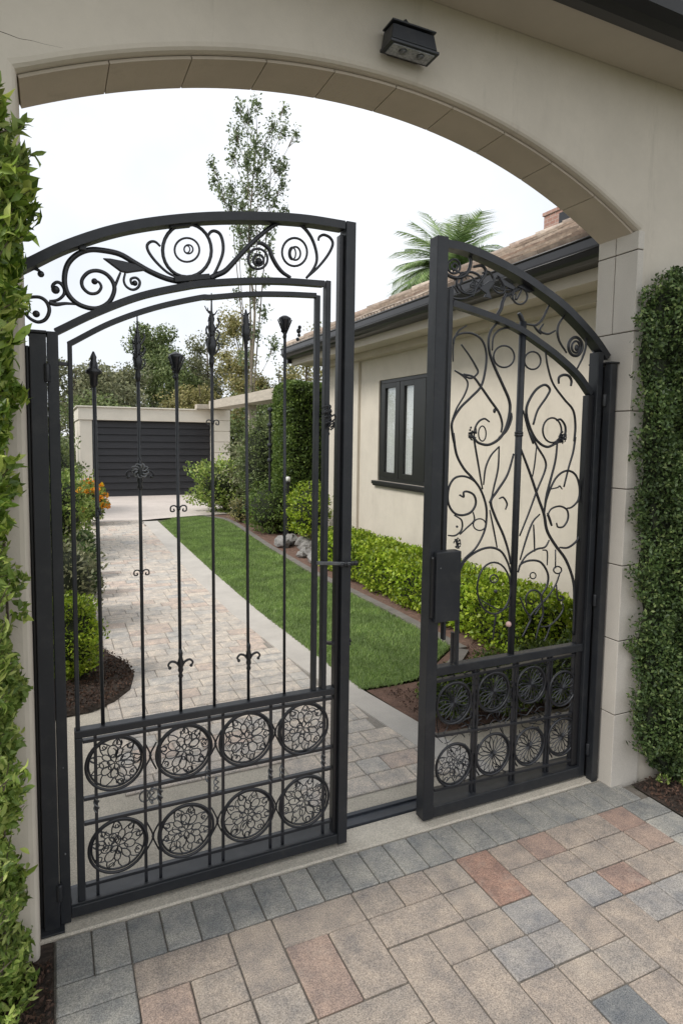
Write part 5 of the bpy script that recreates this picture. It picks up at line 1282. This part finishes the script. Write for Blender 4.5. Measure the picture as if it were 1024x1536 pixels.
# tall slender tree
p = at(380, 136, 22); X_, H_ = p.x, p.z
cl_ = []
rd = random.Random(11)
for (px, py, s) in ((385, 155, .30), (355, 165, .30), (372, 175, .45), (410, 190, .35), (430, 160, .26), (425, 200, .30), (360, 200, .45), (375, 225, .50), (352, 225, .35), (400, 225, .40), (438, 210, .26), (365, 250, .5), (385, 260, .5), (420, 250, .35), (432, 245, .28), (318, 245, .25), (322, 268, .28), (328, 290, .22), (350, 275, .35), (370, 285, .5), (395, 290, .45), (418, 285, .3), (340, 305, .32), (360, 315, .45), (385, 320, .45), (410, 310, .35), (425, 320, .25), (355, 345, .4), (378, 350, .45), (400, 345, .35), (362, 375, .35), (385, 385, .35), (402, 372, .3), (372, 410, .3), (392, 425, .28), (380, 450, .3), (360, 440, .25), (400, 470, .3), (385, 500, .35), (410, 520, .4), (370, 530, .4)):
    q = at(px, py, 22); cl_.append((q.x-X_+rd.uniform(-.05, .05), rd.uniform(-.5, .5), q.z, s))
tree('slender_tree', 'tall slender airy tree rising high behind the left gate', (X_, 22), H_, cl_, 24000, .12, M['leafpop'], M['palebark'], r0=.07, seed=3, rad=(.42, .42, .75), group=None, shell=.1, aspect=.55, stems=6)
# trees left of the drive (seen at its edge and mirrored in the window)
for k, (x_, y_, h_, lab) in enumerate(((-3.4, 9.5, 4.6, 'garden tree on the left of the driveway, nearest the gate'), (-2.6, 14.5, 4.2, 'garden tree left of the driveway beside the flowering shrub'), (-1.6, 19.5, 3.2, 'green tree pressed against the left side of the garage'), (-4.5, 5.5, 5.0, 'garden tree behind the left end of the gate wall'))):
    tree('garden_tree', lab, (x_, y_), h_, rclumps(14, 1.4, 1.4, 1.0, h_*.92, .5, .9, k+70, .4), 8000, .12, M['leaftree'], M['bark'], r0=.11, seed=k+60, group='garden trees left of the driveway')

# palm behind the house
pc = at(680, 398, 12.5)
pm = empty('palm_tree', (pc.x, 12.5, 0), 'feathery palm rising behind the tiled roof', 'palm tree')
b = MB(); b.tube([Vector((pc.x, 12.5, 0)), Vector((pc.x+.05, 12.5, pc.z*.5)), Vector((pc.x, 12.5, pc.z-.1))], .17, 10, .13); b.build('trunk', M['bark'], pm)
rd = random.Random(4)
nf = 64
for k in range(nf):
    a = 2*PI*k/nf*2.618+rd.uniform(-.2, .2); el = rd.uniform(-.05, 1.35) if k % 5 else rd.uniform(-.6, 0); L_ = rd.uniform(1.35, 1.8)
    pts = []; c = Vector((pc.x, 12.5, pc.z-.15)); d = Vector((math.cos(a)*math.cos(el), math.sin(a)*math.cos(el), math.sin(el)))
    for q in range(13):
        pts.append(c.copy()); c = c+d*L_/12; d = (d+Vector((0, 0, -.085))).normalized()
    V = []; Fc = []
    def tri(p_, q_, r_): Fc.append((len(V), len(V)+1, len(V)+2)); V.extend([tuple(p_), tuple(q_), tuple(r_)])
    PS = catmull(pts, 6)
    for i in range(3, len(PS)-1):
        t = (PS[i+1]-PS[i]).normalized(); sd = t.cross(Vector((0, 0, 1))); sd = sd.normalized() if sd.length > .01 else Vector((1, 0, 0)); f = i/len(PS)
        ll = .62*math.sin(PI*min(1, .12+f*.80))**.7
        for sg in (-1, 1):
            tip = PS[i]+(sd*sg*.75+t*.75+Vector((0, 0, -.22+rd.uniform(-.08, .12)))).normalized()*ll*rd.uniform(.85, 1.1)
            tri(PS[i]-t*.010, PS[i]+t*.014, tip)
    for i in range(len(PS)-1):
        o_ = Vector((0, 0, .012)); tri(PS[i]-o_, PS[i]+o_, PS[i+1])
    npmesh('frond', np.array(V), np.array(Fc), M['palm'], pm)

# ------------------------------------------------------------------ light
wd = bpy.data.worlds.new('World'); sc.world = wd; wd.use_nodes = True; nt = wd.node_tree
bgn = nt.nodes['Background']
sky = N(nt, 'ShaderNodeTexSky', sky_type='NISHITA'); sky.sun_disc = False
SEL, SAZ = math.radians(46), math.radians(-98)      # azimuth measured from +y towards +x
sky.sun_elevation = SEL; sky.sun_rotation = SAZ
tc = N(nt, 'ShaderNodeTexCoord'); cn = N(nt, 'ShaderNodeTexNoise', Scale=2.2, Detail=5, Roughness=.55); L(nt, tc.outputs['Generated'], cn.inputs[0])
cloud = ramp(nt, cn.outputs[0], [(.3, (6.2, 6.5, 7.0)), (.7, (8.4, 8.5, 8.65))])
L(nt, mixc(nt, .93, sky.outputs[0], cloud), bgn.inputs['Color']); bgn.inputs['Strength'].default_value = .10
sd = bpy.data.lights.new('sun', 'SUN'); sd.energy = 1.9; sd.angle = math.radians(18); sd.color = (1, .96, .90)
so = bpy.data.objects.new('sun', sd); col.objects.link(so)
dirv = Vector((math.sin(SAZ)*math.cos(SEL), math.cos(SAZ)*math.cos(SEL), math.sin(SEL)))
so.rotation_euler = dirv.to_track_quat('Z', 'Y').to_euler(); so.location = (0, 0, 20)
sc.view_settings.view_transform = 'Standard'; sc.view_settings.look = 'None'; sc.view_settings.exposure = .56; sc.view_settings.gamma = 1
sc.render.engine = 'CYCLES'
sc.cycles.max_bounces = 6; sc.cycles.transparent_max_bounces = 6
try: sc.cycles.use_denoising = True
except Exception: pass
